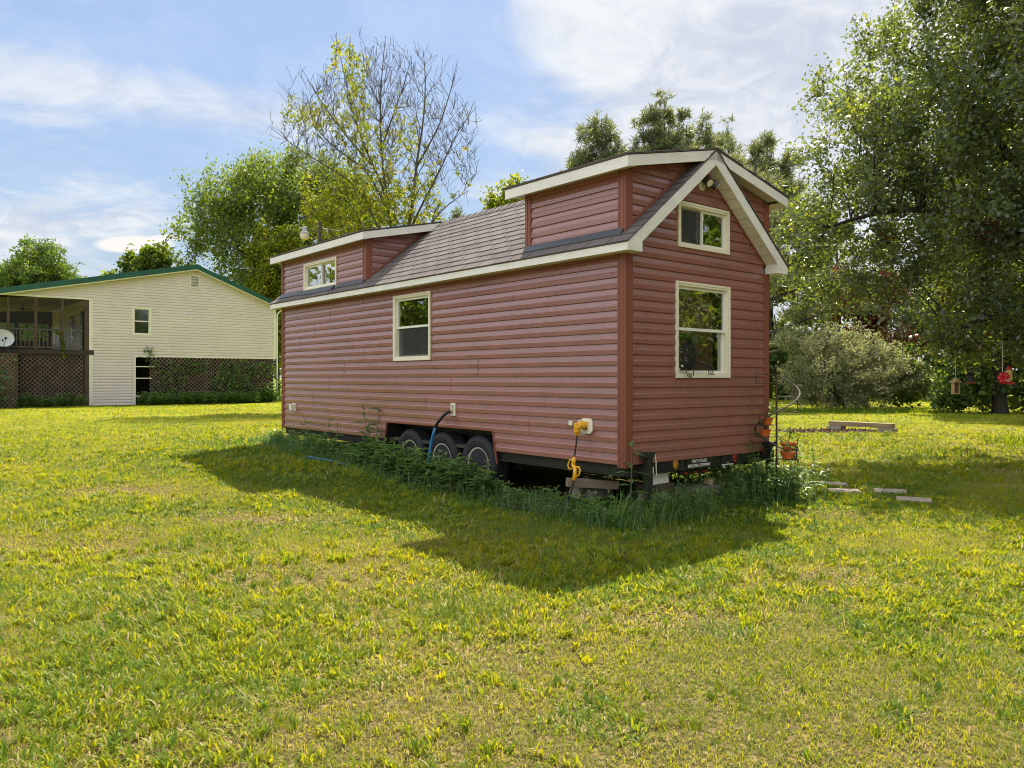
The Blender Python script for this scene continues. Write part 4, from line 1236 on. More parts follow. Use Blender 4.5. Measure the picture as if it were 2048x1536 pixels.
blocks(.66, .16, 3, 'block_stack', 'stack of dark blocks beneath the white board')
blocks(1.55, .25, 2, 'timber_stack', 'low stack of weathered timbers under the middle of the near end', s=.32)
blocks(.35, .75, 2, 'block_stack', 'stack of blocks under the pale timber plank near the corner')
mb = MB(); mb.box(-.055, .055, -.05, .05, 0, .075); wk = mb.build('wood_block', pm('cut_wood', (.52, .38, .22), rough=.8, var=.2, scale=14), loc=hloc(1.60, .16, .205), bevel=.004); wk.rotation_euler = (RAD(12), 0, TH + .4)
tag(wk, 'pale cut wood block lying on the timber stack', 'wood block')
dp = MB(); dp.tube([hloc(-.02, .70, .20), hloc(.25, .85, .21), hloc(.7, 1.2, .22)], .062, 14)
for i in range(14):
    f = i / 14
    a = Vector(hloc(-.02, .70, .20)).lerp(Vector(hloc(.7, 1.2, .22)), f); b = Vector(hloc(-.02, .70, .20)).lerp(Vector(hloc(.7, 1.2, .22)), f + .03)
    dp.tube([tuple(a), tuple(b)], .068, 14)
dp = dp.build('drain_pipe', pm('beige_pipe', (.34, .29, .20), rough=.7, var=.2), smooth=False); tag(dp, 'beige ribbed drain pipe coming out from under the long wall', 'pipe')
# ================================================================== trees and shrubs
def X_at(px_, d): return (px_ - 1024) * d / F_PX
def Z_at(py_, d): return EYE + (756.4 - py_) * d / F_PX

def np_tubes(pts, rad, k):
    """pts (m,n,3), rad (m,n) -> verts, quads"""
    m, n, _ = pts.shape
    t = np.gradient(pts, axis=1)
    t /= np.linalg.norm(t, axis=2, keepdims=True) + 1e-9
    mean = t.mean(1)
    ref = np.where(np.abs(mean[:, 2:3]) > .8, np.array([[1., 0, 0]]), np.array([[0, 0, 1.]]))
    a = np.cross(t, ref[:, None, :]); a /= np.linalg.norm(a, axis=2, keepdims=True) + 1e-9
    b = np.cross(t, a)
    an = 2 * np.pi * np.arange(k) / k
    ring = pts[:, :, None, :] + rad[:, :, None, None] * (a[:, :, None, :] * np.cos(an)[None, None, :, None] + b[:, :, None, :] * np.sin(an)[None, None, :, None])
    v = ring.reshape(-1, 3)
    base = (np.arange(m) * n * k)[:, None, None] + (np.arange(n - 1) * k)[None, :, None]
    j = np.arange(k)[None, None, :]; j2 = (np.arange(k) + 1)[None, None, :] % k
    f = np.stack([base + j, base + j2, base + j2 + k, base + j + k], -1).reshape(-1, 4)
    return v, f

def join(parts):
    vs, fs, n = [], [], 0
    for v, f in parts:
        vs.append(v); fs.append(f + n); n += len(v)
    return np.concatenate(vs), np.concatenate(fs)

def sample_lobes(rng, lobes, n, shell=2.2):
    L = np.array([list(c) + list(r) for c, r in lobes], float)
    vol = L[:, 3] * L[:, 4] * L[:, 5]
    idx = rng.choice(len(L), n, p=vol / vol.sum())
    d = rng.normal(size=(n, 3)); d /= np.linalg.norm(d, axis=1, keepdims=True)
    r = rng.random(n) ** (1 / shell)
    # lumpy outline
    lump = 1 + .16 * np.sin(d[:, 0] * 7 + idx) * np.sin(d[:, 1] * 6 + 2 * idx) + .13 * np.sin(d[:, 2] * 9 + idx * 3)
    return L[idx, :3] + d * L[idx, 3:] * (r * lump)[:, None]

def attach(rng, nodes, targets, asc, chunk=400):
    """the node each target grows from; asc: how steeply branches rise"""
    out = np.empty(len(targets), int)
    for i in range(0, len(targets), chunk):
        T = targets[i:i + chunk]
        D = T[:, None, :] - nodes[None]
        dist = np.linalg.norm(D, axis=2); hor = np.linalg.norm(D[:, :, :2], axis=2)
        pen = np.maximum(0, asc * hor - D[:, :, 2])
        cost = dist + 1.1 * pen
        out[i:i + chunk] = np.argmin(cost * (1 + .08 * rng.random(cost.shape)), 1)
    return out

def curves(rng, p0, p2, n, bow, jit):
    d = p2 - p0; ln = np.linalg.norm(d, axis=1, keepdims=True)
    mid = p0 + d * .5 + np.array([0, 0, 1.]) * ln * bow + rng.normal(size=d.shape) * ln * jit
    t = np.linspace(0, 1, n)[None, :, None]
    c = (1 - t) ** 2 * p0[:, None] + 2 * t * (1 - t) * mid[:, None] + t ** 2 * p2[:, None]
    w = rng.normal(size=c.shape) * (ln * jit * .22)[:, None, :]; w[:, 0] = 0
    return c + w

def limbs_to_array(limbs, n):
    out = []; rad = []
    for pts, r0, r1 in limbs:
        P = np.array(pts, float); s = np.r_[0, np.cumsum(np.linalg.norm(np.diff(P, axis=0), axis=1))]
        t = np.linspace(0, s[-1], n)
        # smooth
        q = np.stack([np.interp(t, s, P[:, i]) for i in range(3)], 1)
        for _ in range(2): q[1:-1] = .25 * q[:-2] + .5 * q[1:-1] + .25 * q[2:]
        out.append(q); rad.append(np.linspace(r0, r1, n))
    return np.array(out), np.array(rad)

def leaves(rng, pos, size, aspect, up=.35, fold=.12, dirs=None, dirw=0.0, jitter=.35):
    n = len(pos)
    d = rng.normal(size=(n, 3)); d /= np.linalg.norm(d, axis=1, keepdims=True)
    if dirs is not None: d = d * (1 - dirw) + dirs * dirw
    d[:, 2] -= .15
    d /= np.linalg.norm(d, axis=1, keepdims=True) + 1e-9
    nrm = rng.normal(size=(n, 3)); nrm[:, 2] = np.abs(nrm[:, 2]) + up * 2
    s = np.cross(d, nrm); s /= np.linalg.norm(s, axis=1, keepdims=True) + 1e-9
    nn = np.cross(s, d)
    L_ = size * (1 + jitter * rng.normal(size=n).clip(-1.6, 2))[:, None]; w = L_ * aspect
    p = pos
    v = np.stack([p, p + d * L_ * .42 + s * w + nn * L_ * fold, p + d * L_, p + d * L_ * .42 - s * w + nn * L_ * fold], 1).reshape(-1, 3)
    f = np.arange(4 * n).reshape(n, 4)
    return v, f

def tree(name, base, lobes, label, cat, leaf, bark, group=None, seed=1, trunk=None, limbs=None, n1=14, n2=120, n3=900, asc=(.5, .35, .2), r_tr=(.28, .06),
         per=16, size=.1, aspect=.36, spread=.16, shell=2.2, tw_len=1.6, bow=(.10, .06, .0), leaf_mask=None, up=.35, tintfn=None, needle=False, thin=(.32, .45), crown_extra=None, droop=0.0, min_r=.004, dirw=.0, k3=3, whole=True):
    rng = np.random.default_rng(seed)
    B = np.array(base, float)
    root = empty(name, base)
    tag(root, label, cat, group)
    parts = []
    lob = [(np.array(c, float) - B, r) for c, r in lobes]
    top = max(c[2] + r[2] for c, r in lob)
    if trunk is None:
        cen = np.mean([c for c, r in lob], axis=0)
        h = top * .86
        trunk = [(0, 0, -.1), (cen[0] * .12, cen[1] * .12, h * .25), (cen[0] * .45, cen[1] * .45, h * .6), (cen[0] * .8, cen[1] * .8, h)]
    else: trunk = [tuple(np.array(p) - B) for p in trunk]
    tp, tr = limbs_to_array([(trunk, *r_tr)], 18)
    tr[0, 0] *= 1.35; tr[0, 1] *= 1.12
    parts.append(np_tubes(tp, tr, 10))
    n0 = tp.reshape(-1, 3); r0 = tr.reshape(-1); ok = n0[:, 2] > top * .12
    n0, r0 = n0[ok], r0[ok]
    if limbs:
        lp, lr = limbs_to_array([([tuple(np.array(p) - B) for p in q], a, b) for q, a, b in limbs], 14)
        parts.append(np_tubes(lp, lr, 7))
        n0 = np.concatenate([n0, lp[:, 2:].reshape(-1, 3)]); r0 = np.concatenate([r0, lr[:, 2:].reshape(-1)])
    if n1:
        T = sample_lobes(rng, lob, n1, shell + 2)
        a = attach(rng, n0, T, asc[0])
        c1 = curves(rng, n0[a], T, 10, bow[0], .07)
        rr = (r0[a] * .55)[:, None] * np.linspace(1, .22, 10)[None]
        parts.append(np_tubes(c1, np.maximum(rr, min_r), 6))
        nodes = np.concatenate([n0, c1[:, 2:].reshape(-1, 3)]); nr = np.concatenate([r0, rr[:, 2:].reshape(-1)])
    else: nodes, nr = n0, r0
    T = sample_lobes(rng, lob, n2, shell)
    a = attach(rng, nodes, T, asc[1])
    c2 = curves(rng, nodes[a], T, 8, bow[1], .08)
    r2 = np.minimum(nr[a] * .5, .05)[:, None] * np.linspace(1, .22, 8)[None]
    parts.append(np_tubes(c2, np.maximum(r2, min_r), 5))
    nodes2 = np.concatenate([c2[:, 2:].reshape(-1, 3)]); nr2 = r2[:, 2:].reshape(-1)
    T = sample_lobes(rng, lob, n3, shell)
    a = attach(rng, nodes2, T, asc[2])
    d = T - nodes2[a]; ln = np.linalg.norm(d, axis=1, keepdims=True)
    T = nodes2[a] + d / (ln + 1e-6) * np.minimum(ln, tw_len * (.6 + .6 * rng.random((len(T), 1))))
    T[:, 2] -= droop * ln[:, 0].clip(0, tw_len)
    c3 = curves(rng, nodes2[a], T, 5, bow[2], .06)
    r3 = np.minimum(nr2[a] * .6, .012)[:, None] * np.linspace(1, .35, 5)[None]
    parts.append(np_tubes(c3, np.maximum(r3, min_r), k3))
    v, f = join(parts)
    np_mesh('trunk', v, faces4=f, mat=bark, smooth=True, parent=root)
    # foliage
    if per:
        m = len(c3)
        t = rng.random((m, per)) ** .7 * .95 + .05
        seg = np.clip((t * 4).astype(int), 0, 3); fr = t * 4 - seg
        i = np.arange(m)[:, None]
        P = c3[i, seg] * (1 - fr)[..., None] + c3[i, seg + 1] * fr[..., None]
        dirs = (c3[:, -1] - c3[:, 0]); dirs /= np.linalg.norm(dirs, axis=1, keepdims=True) + 1e-9
        dirs = np.repeat(dirs[:, None], per, 1)
        tw = np.repeat(rng.random(m)[:, None], per, 1)
        keep = np.ones((m, per), bool)
        if leaf_mask is not None: keep &= leaf_mask(c3[:, -1] + B, rng)[:, None]
        P = P[keep]; dirs = dirs[keep]; tw = tw[keep]
        P = P + rng.normal(size=P.shape) * spread
        if needle:
            v, f = leaves(rng, P, size, aspect, up=0, fold=.0, dirs=dirs, dirw=.5)
        else:
            v, f = leaves(rng, P, size, aspect, up=up, dirs=dirs, dirw=dirw)
        tint = np.clip(.55 * tw + .45 * rng.random(len(P)), 0, 1)
        if tintfn is not None: tint = tintfn(P + B, tint, rng)
        np_mesh('crown', v, faces4=f, mat=leaf, attrs={'tint': np.repeat(tint, 4)}, parent=root)
    return root

LF = {}
LF['pear'] = leafmat('pear_leaf', [(0, (.044, .072, .056)), (.5, (.080, .112, .058)), (.9, (.16, .175, .042)), (.96, (.060, .022, .014)), (1, (.075, .026, .016))], (3.6, 3.3, .6), .40, rough=.30, spec=.8)
LF['green'] = leafmat('broad_leaf', [(0, (.055, .095, .030)), (.6, (.102, .150, .034)), (1, (.18, .20, .036))], (2.8, 2.6, .7), .44, rough=.5)
LF['yellow'] = leafmat('yellow_green_leaf', [(0, (.09, .14, .015)), (.6, (.17, .21, .020)), (1, (.29, .25, .04))], (2.6, 2.3, .8), .45, rough=.5)
LF['pine'] = leafmat('pine_needle', [(0, (.070, .090, .055)), (.6, (.125, .150, .080)), (1, (.25, .25, .13))], (2.3, 2.2, 1.1), .36, rough=.45, spec=.4)
LF['cedar'] = leafmat('juniper_leaf', [(0, (.045, .095, .03)), (.6, (.10, .16, .035)), (1, (.19, .22, .04))], (2.6, 2.4, 1.0), .35)
LF['silver'] = leafmat('silver_leaf', [(0, (.16, .18, .10)), (.6, (.27, .28, .17)), (1, (.42, .42, .28))], (1.8, 1.8, 1.0), .38, rough=.55)
LF['wood'] = leafmat('woodland_leaf', [(0, (.032, .062, .024)), (.6, (.066, .105, .030)), (1, (.13, .16, .034))], (3.4, 3.2, 1.0), .38)
LF['red'] = leafmat('plum_leaf', [(0, (.035, .010, .008)), (.6, (.085, .020, .014)), (1, (.15, .045, .02))], (2.6, 2.0, 1.6), .40)

# --- the big pear tree whose trunk stands outside the picture on the right
KP = 0.70
def kp(p): return (p[0] * KP, p[1] * KP, (EYE + KP * (p[2] - EYE)) if p[2] > 0 else p[2])
PX_, PY_ = 14.8 * KP, 20.0 * KP
def pear_tint(P, t, rng):
    t = t * .88
    # a few reddened sprays low on the left of the crown
    s = np.sin(P[:, 0] * 3.0 + 1.0) * np.sin(P[:, 1] * 2.4) * np.sin(P[:, 2] * 3.6 + .4)
    red = (s > .70) & (P[:, 2] < 4.4) & (P[:, 0] < 8.8) & (rng.random(len(P)) < .75)
    return np.where(red, .985, t)
tree('pear_tree', (PX_, PY_, 0),
     [(kp(c), tuple(q * KP for q in r)) for c, r in [((14.8, 20, 8.0), (6.6, 6.2, 5.6)), ((14.4, 20, 12.6), (4.6, 4.6, 4.4)), ((10.0, 19.4, 6.6), (3.5, 3.6, 2.9)), ((10.8, 19.6, 9.3), (2.9, 3.2, 3.0)), ((9.3, 20.5, 4.1), (2.6, 2.8, 1.8)), ((12.4, 19, 3.9), (3.4, 3.6, 2.2)), ((15, 17, 5), (4, 3, 3)), ((8.0, 20.2, 5.4), (1.7, 2.0, 1.9)), ((11.6, 19.5, 11.8), (2.2, 2.4, 2.6)), ((13.4, 18.0, 2.5), (2.6, 2.4, 1.2)), ((11.5, 16.8, 7.5), (2.6, 2.2, 2.6)), ((13, 16.5, 10.5), (3, 2.4, 2.6)), ((10.2, 20.5, 7.9), (2.6, 2.6, 2.2)), ((12.2, 18.5, 5.2), (3.0, 2.6, 2.4)), ((11.2, 19, 2.9), (2.0, 2.0, 1.0)), ((12.6, 18.8, 3.0), (2.6, 2.4, 1.4)), ((11.6, 19.5, 2.1), (1.5, 1.5, .8))]],
     'large pear tree with small glossy leaves and spreading limbs above the bird feeders', 'tree', LF['pear'], M['bark_dark'], seed=7,
     trunk=[kp(p) for p in [(14.8, 20, -.1), (14.7, 20, 2.2), (14.9, 20.1, 5), (14.6, 20, 9), (14.5, 20, 15)]], r_tr=(.25, .04),
     limbs=[([kp(p) for p in q], a_ * .8, b_ * .8) for q, a_, b_ in [([(14.75, 20, 3.2), (13.2, 19.6, 4.5), (11.5, 19.4, 5.3), (9.7, 19.4, 5.75), (7.9, 19.6, 5.2)], .17, .03),
            ([(14.75, 20, 2.4), (13.0, 19.0, 3.3), (11.4, 18.8, 2.9), (9.9, 19.0, 2.2)], .13, .025),
            ([(14.8, 20, 4.6), (13.0, 19.8, 6.6), (11.4, 19.6, 8.3), (9.9, 19.5, 9.6)], .14, .025),
            ([(14.7, 20, 6.2), (13.4, 19.8, 8.8), (12.3, 19.6, 11.2), (11.4, 19.6, 13.2)], .12, .02),
            ([(14.8, 20, 2.8), (13.6, 18.2, 3.6), (12.6, 16.6, 3.9)], .12, .025), ([(14.8, 20, 4), (16, 18, 5.5), (16.6, 16, 6.5)], .12, .03), ([(14.8, 20, 4.4), (16.8, 21, 6), (18.6, 22, 7)], .12, .03)]],
     n1=28, n2=480, n3=6200, per=36, size=.064, aspect=.37, spread=.10, shell=1.9, tw_len=.72, asc=(.35, .15, .05), tintfn=pear_tint, droop=.05, up=.2)

# --- left background broadleaf
d_ = 58.0
def lob(px_, py_, d, rx, rz, ry=None): return ((X_at(px_, d), d, Z_at(py_, d)), (rx, ry or rx, rz))
tree('broadleaf_tree', (X_at(590, d_), d_, 0),
     [lob(560, 430, d_, 5.2, 4.6), lob(470, 430, d_, 3.9, 4.2), lob(620, 390, d_, 4.0, 3.4), lob(400, 475, d_, 2.7, 2.8), lob(690, 470, d_, 3.0, 4.5), lob(540, 560, d_, 5.5, 4.0), lob(505, 345, d_, 2.9, 2.0), lob(430, 400, d_, 2.6, 2.2), lob(610, 350, d_, 3.0, 2.0), lob(690, 380, d_, 3.0, 2.4), lob(740, 430, d_, 2.5, 2.5), lob(360, 455, d_, 1.5, 1.0), lob(345, 540, d_, 1.8, 2.0)],
     'broad rounded green tree behind the beige house roof', 'tree', LF['green'], M['bark_dark'], seed=21, n1=26, n2=320, n3=3000, per=19, size=.22, aspect=.30, spread=.28, tw_len=1.9, r_tr=(.45, .08), asc=(.6, .4, .2), shell=1.8)
tree('sapling', (X_at(270, 52), 52, 0), [lob(275, 540, 52, 1.1, .8), lob(310, 520, 52, .9, 1.1), lob(225, 556, 52, .7, .45), lob(256, 512, 52, .30, .65), lob(268, 525, 52, .5, .6)],
     'small leafy sapling peeking over the beige roof beside the white lens cloud', 'tree', LF['green'], M['bark_dark'], seed=22, n1=8, n2=60, n3=420, per=14, size=.24, aspect=.40, spread=.14, tw_len=.9, r_tr=(.10, .03), shell=1.6)
d_ = 70.0
tree('juniper_tree', (X_at(75, d_), d_, 0), [lob(80, 560, d_, 3.2, 3.0), lob(85, 515, d_, 1.8, 1.9), lob(35, 555, d_, 2.0, 2.2), lob(125, 560, d_, 1.5, 1.9), lob(75, 495, d_, .9, 1.2), lob(5, 565, d_, 1.6, 1.8), lob(75, 640, d_, 4, 3.4)],
     'dense feathery evergreen rising behind the roof of the screened porch', 'tree', LF['cedar'], M['bark_dark'], seed=23, n1=16, n2=200, n3=1700, per=24, size=.34, aspect=.15, spread=.20, tw_len=1.2, needle=True, r_tr=(.3, .05), asc=(.9, .9, .9), shell=2.0)

# --- half dead ash with bare limbs and yellow-green leaves
d_ = 36.0
def ip(px_, py_, dy=0.0): return (X_at(px_, d_ + dy), d_ + dy, Z_at(py_, d_ + dy))
def ash_mask(P, rng):
    u = 1024 + P[:, 0] * F_PX / P[:, 1]; v = 756.4 - (P[:, 2] - EYE) * F_PX / P[:, 1]
    p = np.zeros(len(P))
    g = lambda cx, cy, rx, ry: np.exp(-(((u - cx) / rx) ** 2 + ((v - cy) / ry) ** 2))
    p = .60 * g(760, 425, 140, 70) + .26 * g(745, 330, 55, 80) + .34 * g(708, 195, 20, 75) + .42 * g(655, 245, 50, 16) + .6 * g(690, 115, 30, 35) + .6 * g(600, 215, 35, 18) + .8 * g(640, 420, 90, 60) + .28 * g(860, 400, 45, 45) + .25 * g(820, 270, 20, 40)
    return rng.random(len(P)) < p
tree('ash_tree', ip(800, 790), [(ip(745, 260), (3.6, 3.0, 3.9)), (ip(660, 230), (2.6, 2.2, 2.6)), (ip(850, 240), (2.4, 2.2, 3.0)), (ip(900, 330), (1.5, 1.5, 2.2)), (ip(770, 420), (3.6, 2.6, 1.9)), (ip(600, 270), (1.5, 1.4, 1.7)), (ip(930, 280), (1.2, 1.2, 1.9)), (ip(760, 150), (2.0, 1.8, 1.9)), (ip(640, 430), (1.6, 1.6, 1.5))],
     'half dead ash with bare grey limbs and sparse yellow green leaves behind the red roof', 'tree', LF['yellow'], M['bark_light'], seed=31,
     trunk=[ip(800, 800), ip(798, 620), ip(792, 500)], r_tr=(.34, .20),
     limbs=[([ip(792, 520), ip(782, 455), ip(766, 347), ip(760, 259), ip(761, 177), ip(771, 72)], .085, .012),
            ([ip(792, 520, .3), ip(771, 375, .5), ip(744, 330, .7), ip(720, 275, .8), ip(700, 204, 1), ip(683, 119, 1), ip(670, 68, 1)], .09, .010),
            ([ip(795, 520, -.3), ip(826, 433, -.4), ip(830, 337, -.5), ip(847, 252, -.6), ip(853, 150, -.6), ip(846, 98, -.6)], .095, .010),
            ([ip(796, 530, .2), ip(826, 443, .3), ip(881, 341, .5), ip(915, 259, .6), ip(949, 218, .6)], .075, .010),
            ([ip(796, 540, -.3), ip(860, 447, -.6), ip(905, 400, -.8), ip(940, 380, -1)], .055, .008),
            ([ip(790, 520, -.2), ip(713, 368, -.5), ip(650, 330, -.7), ip(608, 307, -.8), ip(546, 259, -1)], .075, .010),
            ([ip(775, 420, .2), ip(735, 340, .0), ip(660, 290, -.4), ip(610, 230, -.6), ip(585, 205, -.7)], .060, .009),
            ([ip(762, 300, .2), ip(790, 220, .6), ip(815, 150, .8), ip(822, 110, .8)], .05, .009),
            ([ip(744, 330, .8), ip(690, 270, 1.1), ip(640, 200, 1.3), ip(605, 140, 1.4)], .055, .009),
            ([ip(830, 340, -.4), ip(880, 250, -.3), ip(905, 170, -.2), ip(915, 120, -.2)], .05, .009)],
     n1=34, n2=420, n3=3600, per=12, size=.15, aspect=.30, spread=.10, tw_len=1.0, asc=(1.2, 1.3, 1.2), bow=(-.05, -.04, -.02), leaf_mask=ash_mask, shell=2.6, min_r=.0085)
# bright young trees between the houses and above the far roof
d_ = 40.0
tree('young_maple', (X_at(556, 53), 53, 0), [lob(540, 505, 53, 1.7, 1.9), lob(560, 560, 53, 2.0, 2.0), lob(522, 570, 53, 1.2, 1.7), lob(585, 475, 53, 1.0, .9), lob(558, 660, 53, 1.5, 2.8)],
     'bright yellow green young tree between the beige house and the red house', 'tree', LF['yellow'], M['bark_dark'], seed=33, n1=12, n2=110, n3=800, per=18, size=.22, aspect=.34, spread=.2, tw_len=1.0, r_tr=(.14, .04))
tree('young_maple', (X_at(1010, 52), 52, 0), [lob(1020, 385, 52, 1.6, 1.1), lob(985, 410, 52, 1.0, 1.0), lob(1040, 440, 52, 2.4, 1.8), lob(1020, 520, 52, 2.4, 3)],
     'sunlit young tree whose top shows above the middle of the red roof', 'tree', LF['yellow'], M['bark_dark'], seed=34, n1=12, n2=100, n3=700, per=18, size=.26, aspect=.34, spread=.2, tw_len=1.0, r_tr=(.14, .04))

# --- pines behind the near dormer
def pine(px_, top, d, w, label, seed, bare=.35, n=700):
    x = X_at(px_, d); zt = Z_at(top, d)
    rng = np.random.default_rng(seed + 500)
    lobes = []
    dz = .35
    while dz < zt * (1 - bare):
        r = w * min(1.0, (dz / 4.6) ** .70)
        for q in range(5 if r > .9 else 3):
            a = q * 2.4 + rng.random() * 1.2; o = r * rng.uniform(.30, .72)
            lobes.append(((x + o * math.cos(a), d + o * math.sin(a), zt - dz - .25 + rng.normal() * .3), (max(.26, r * .34), max(.26, r * .34), .38)))
        dz += .52 + .04 * dz
    return tree('pine_tree', (x, d, 0), lobes, label, 'tree', LF['pine'], M['bark'], 'pines behind the red house', seed=seed, trunk=[(x, d, -.1), (x + .1, d, zt * .5), (x, d, zt - 1.1)], r_tr=(.24, .03),
                n1=20, n2=140, n3=n, per=20, size=.36, aspect=.07, spread=.06, tw_len=.75, asc=(.25, .5, 1.5), bow=(-.05, -.06, -.08), needle=True, shell=1.8, thin=(.3, .4))
pine(1203, 206, 55, 3.3, 'round topped pine standing next to the open sky above the near dormer', 41, n=2600)
pine(1328, 172, 57, 3.6, 'tallest pine, rising straight above the near dormer', 42, n=3200)
pine(1412, 206, 60, 2.6, 'slim open topped pine next to the tallest pine', 43, n=1300)
pine(1456, 220, 64, 2.6, 'thin pine with a spiky top between the slim pine and the broad one', 44, n=1000)
pine(1535, 244, 56, 3.8, 'broad pine beside the crown of the big pear tree', 45, n=2700)
pine(1478, 285, 50, 3.2, 'shorter pine close behind the peak of the red house', 46, n=1400)
tree('pine_tree', (X_at(912, 62), 62, 0), [lob(912, 440, 62, .8, 1.1), lob(905, 500, 62, 1.6, 2.4), lob(915, 425, 62, .3, .6), lob(890, 455, 62, .5, .5)],
     'small pine tip peeking over the red roof beside the ash', 'tree', LF['pine'], M['bark'], 'pines behind the red house', seed=47, n1=10, n2=60, n3=300, per=22, size=.34, aspect=.08, spread=.06, tw_len=.8, asc=(.5, .8, 1.5), needle=True)

# --- white pine with level boughs at the right of the house
d_ = 38.0
wx = X_at(1560, d_)
tree('white_pine', (wx - 1.2, d_, 0), [((wx + 2.0, d_, 4.8), (2.6, 2.4, .55)), ((wx + 1.4, d_, 6.3), (2.6, 2.4, .6)), ((wx - 2, d_, 6), (3, 3, .7)), ((wx + 1.2, d_, 3.4), (2.3, 2.2, .5)), ((wx - 1, d_, 8.2), (2.6, 2.6, .8)), ((wx + .6, d_, 9.5), (2.0, 2.0, .8)), ((wx - 1.4, d_, 10.8), (1.8, 1.8, .8)), ((wx + 3.4, d_ - .5, 5.7), (1.2, 1.5, .4))],
     'white pine with long level boughs between the red house and the silver shrub', 'tree', LF['pine'], M['bark'], seed=51, trunk=[(wx - 1.2, d_, -.1), (wx - 1.2, d_, 6), (wx - 1.2, d_, 12)], r_tr=(.30, .05),
     limbs=[([(wx - 1.2, d_, 3.4), (wx + .6, d_ - .3, 4.0), (wx + 2.6, d_ - .4, 4.9), (wx + 4.0, d_ - .5, 5.3)], .09, .02), ([(wx - 1.2, d_, 2.5), (wx + .5, d_ - .2, 2.9), (wx + 2.4, d_ - .2, 3.6)], .08, .02), ([(wx - 1.2, d_, 5), (wx + 1, d_ - .2, 5.8), (wx + 3.2, d_ - .3, 6.5)], .09, .02)],
     n1=16, n2=130, n3=1000, per=26, size=.26, aspect=.07, spread=.07, tw_len=.9, asc=(.15, .1, .3), needle=True, shell=2.0)

# --- silver shrub, red leaved plum, woods
d_ = 34.0
tree('silver_shrub', (X_at(1690, d_), d_, 0),
     [lob(1690, 745, d_, 2.4, 1.5), lob(1620, 720, d_, 1.5, 1.3), lob(1590, 690, d_, .8, .9), lob(1680, 690, d_, 1.5, .9), lob(1770, 740, d_, 1.5, 1.2), lob(1830, 755, d_, 1.0, .8), lob(1605, 770, d_, 1.2, .8), lob(1740, 690, d_, 1.0, .8), lob(1690, 800, d_, 2.2, .5), lob(1570, 670, d_, .5, .6), lob(1655, 665, d_, .5, .7), lob(1715, 655, d_, .45, .55), lob(1860, 775, d_, .7, .4), lob(1790, 700, d_, .5, .5)],
     'wide silvery grey green shrub at the edge of the lawn', 'shrub', LF['silver'], M['bark'], seed=61, n1=26, n2=260, n3=2000, per=22, size=.10, aspect=.24, spread=.07, tw_len=1.0, r_tr=(.10, .03), asc=(.7, .5, .5), trunk=[(X_at(1690, d_), d_, -.1), (X_at(1690, d_), d_, .6), (X_at(1690, d_), d_, 1.2)], shell=1.9)
d_ = 39.0
tree('plum_tree', (X_at(1730, d_), d_, 0), [lob(1700, 600, d_, 1.2, 1.6), lob(1745, 650, d_, 1.4, 1.3), lob(1680, 545, d_, .7, .9), lob(1775, 585, d_, 1.1, 1.4), lob(1800, 690, d_, 1.2, .9)],
     'purple red leaved plum tree half hidden behind the silver shrub', 'tree', LF['red'], M['bark_dark'], seed=62, n1=10, n2=90, n3=600, per=18, size=.14, aspect=.32, spread=.14, tw_len=.8, r_tr=(.12, .03))
d_ = 31.5
tree('vine_covered_tree', (X_at(2000, d_), d_, 0), [((X_at(2000, d_), d_, 8), (3.4, 3.2, 3.4)), ((X_at(2000, d_), d_ + .8, 4.6), (3.2, 2.4, 2.2)), ((X_at(1880, d_), d_ + 3, 1.5), (1.6, 1.2, 1.5)), ((X_at(1930, d_), d_, 1.3), (1.3, 1.2, 1.3)), ((X_at(2000, d_), d_ + 1.4, 1.6), (2.0, .8, 1.6)), ((X_at(2060, d_), d_, 1.6), (1.6, 1.4, 1.7)), ((X_at(1950, d_), d_, 3.3), (1.5, 1.5, 1.3)), ((X_at(1915, d_), d_, .5), (1.3, .9, .5)), ((X_at(2090, d_), d_ + .5, 4), (1.8, 1.8, 2))],
     'dark trunk wrapped in vines with brush at its foot, behind the feeders', 'tree', LF['wood'], M['bark_dark'], seed=63, n1=24, n2=280, n3=2300, per=22, size=.17, aspect=.40, spread=.16, tw_len=1.0, r_tr=(.26, .10), asc=(.3, .1, .1))

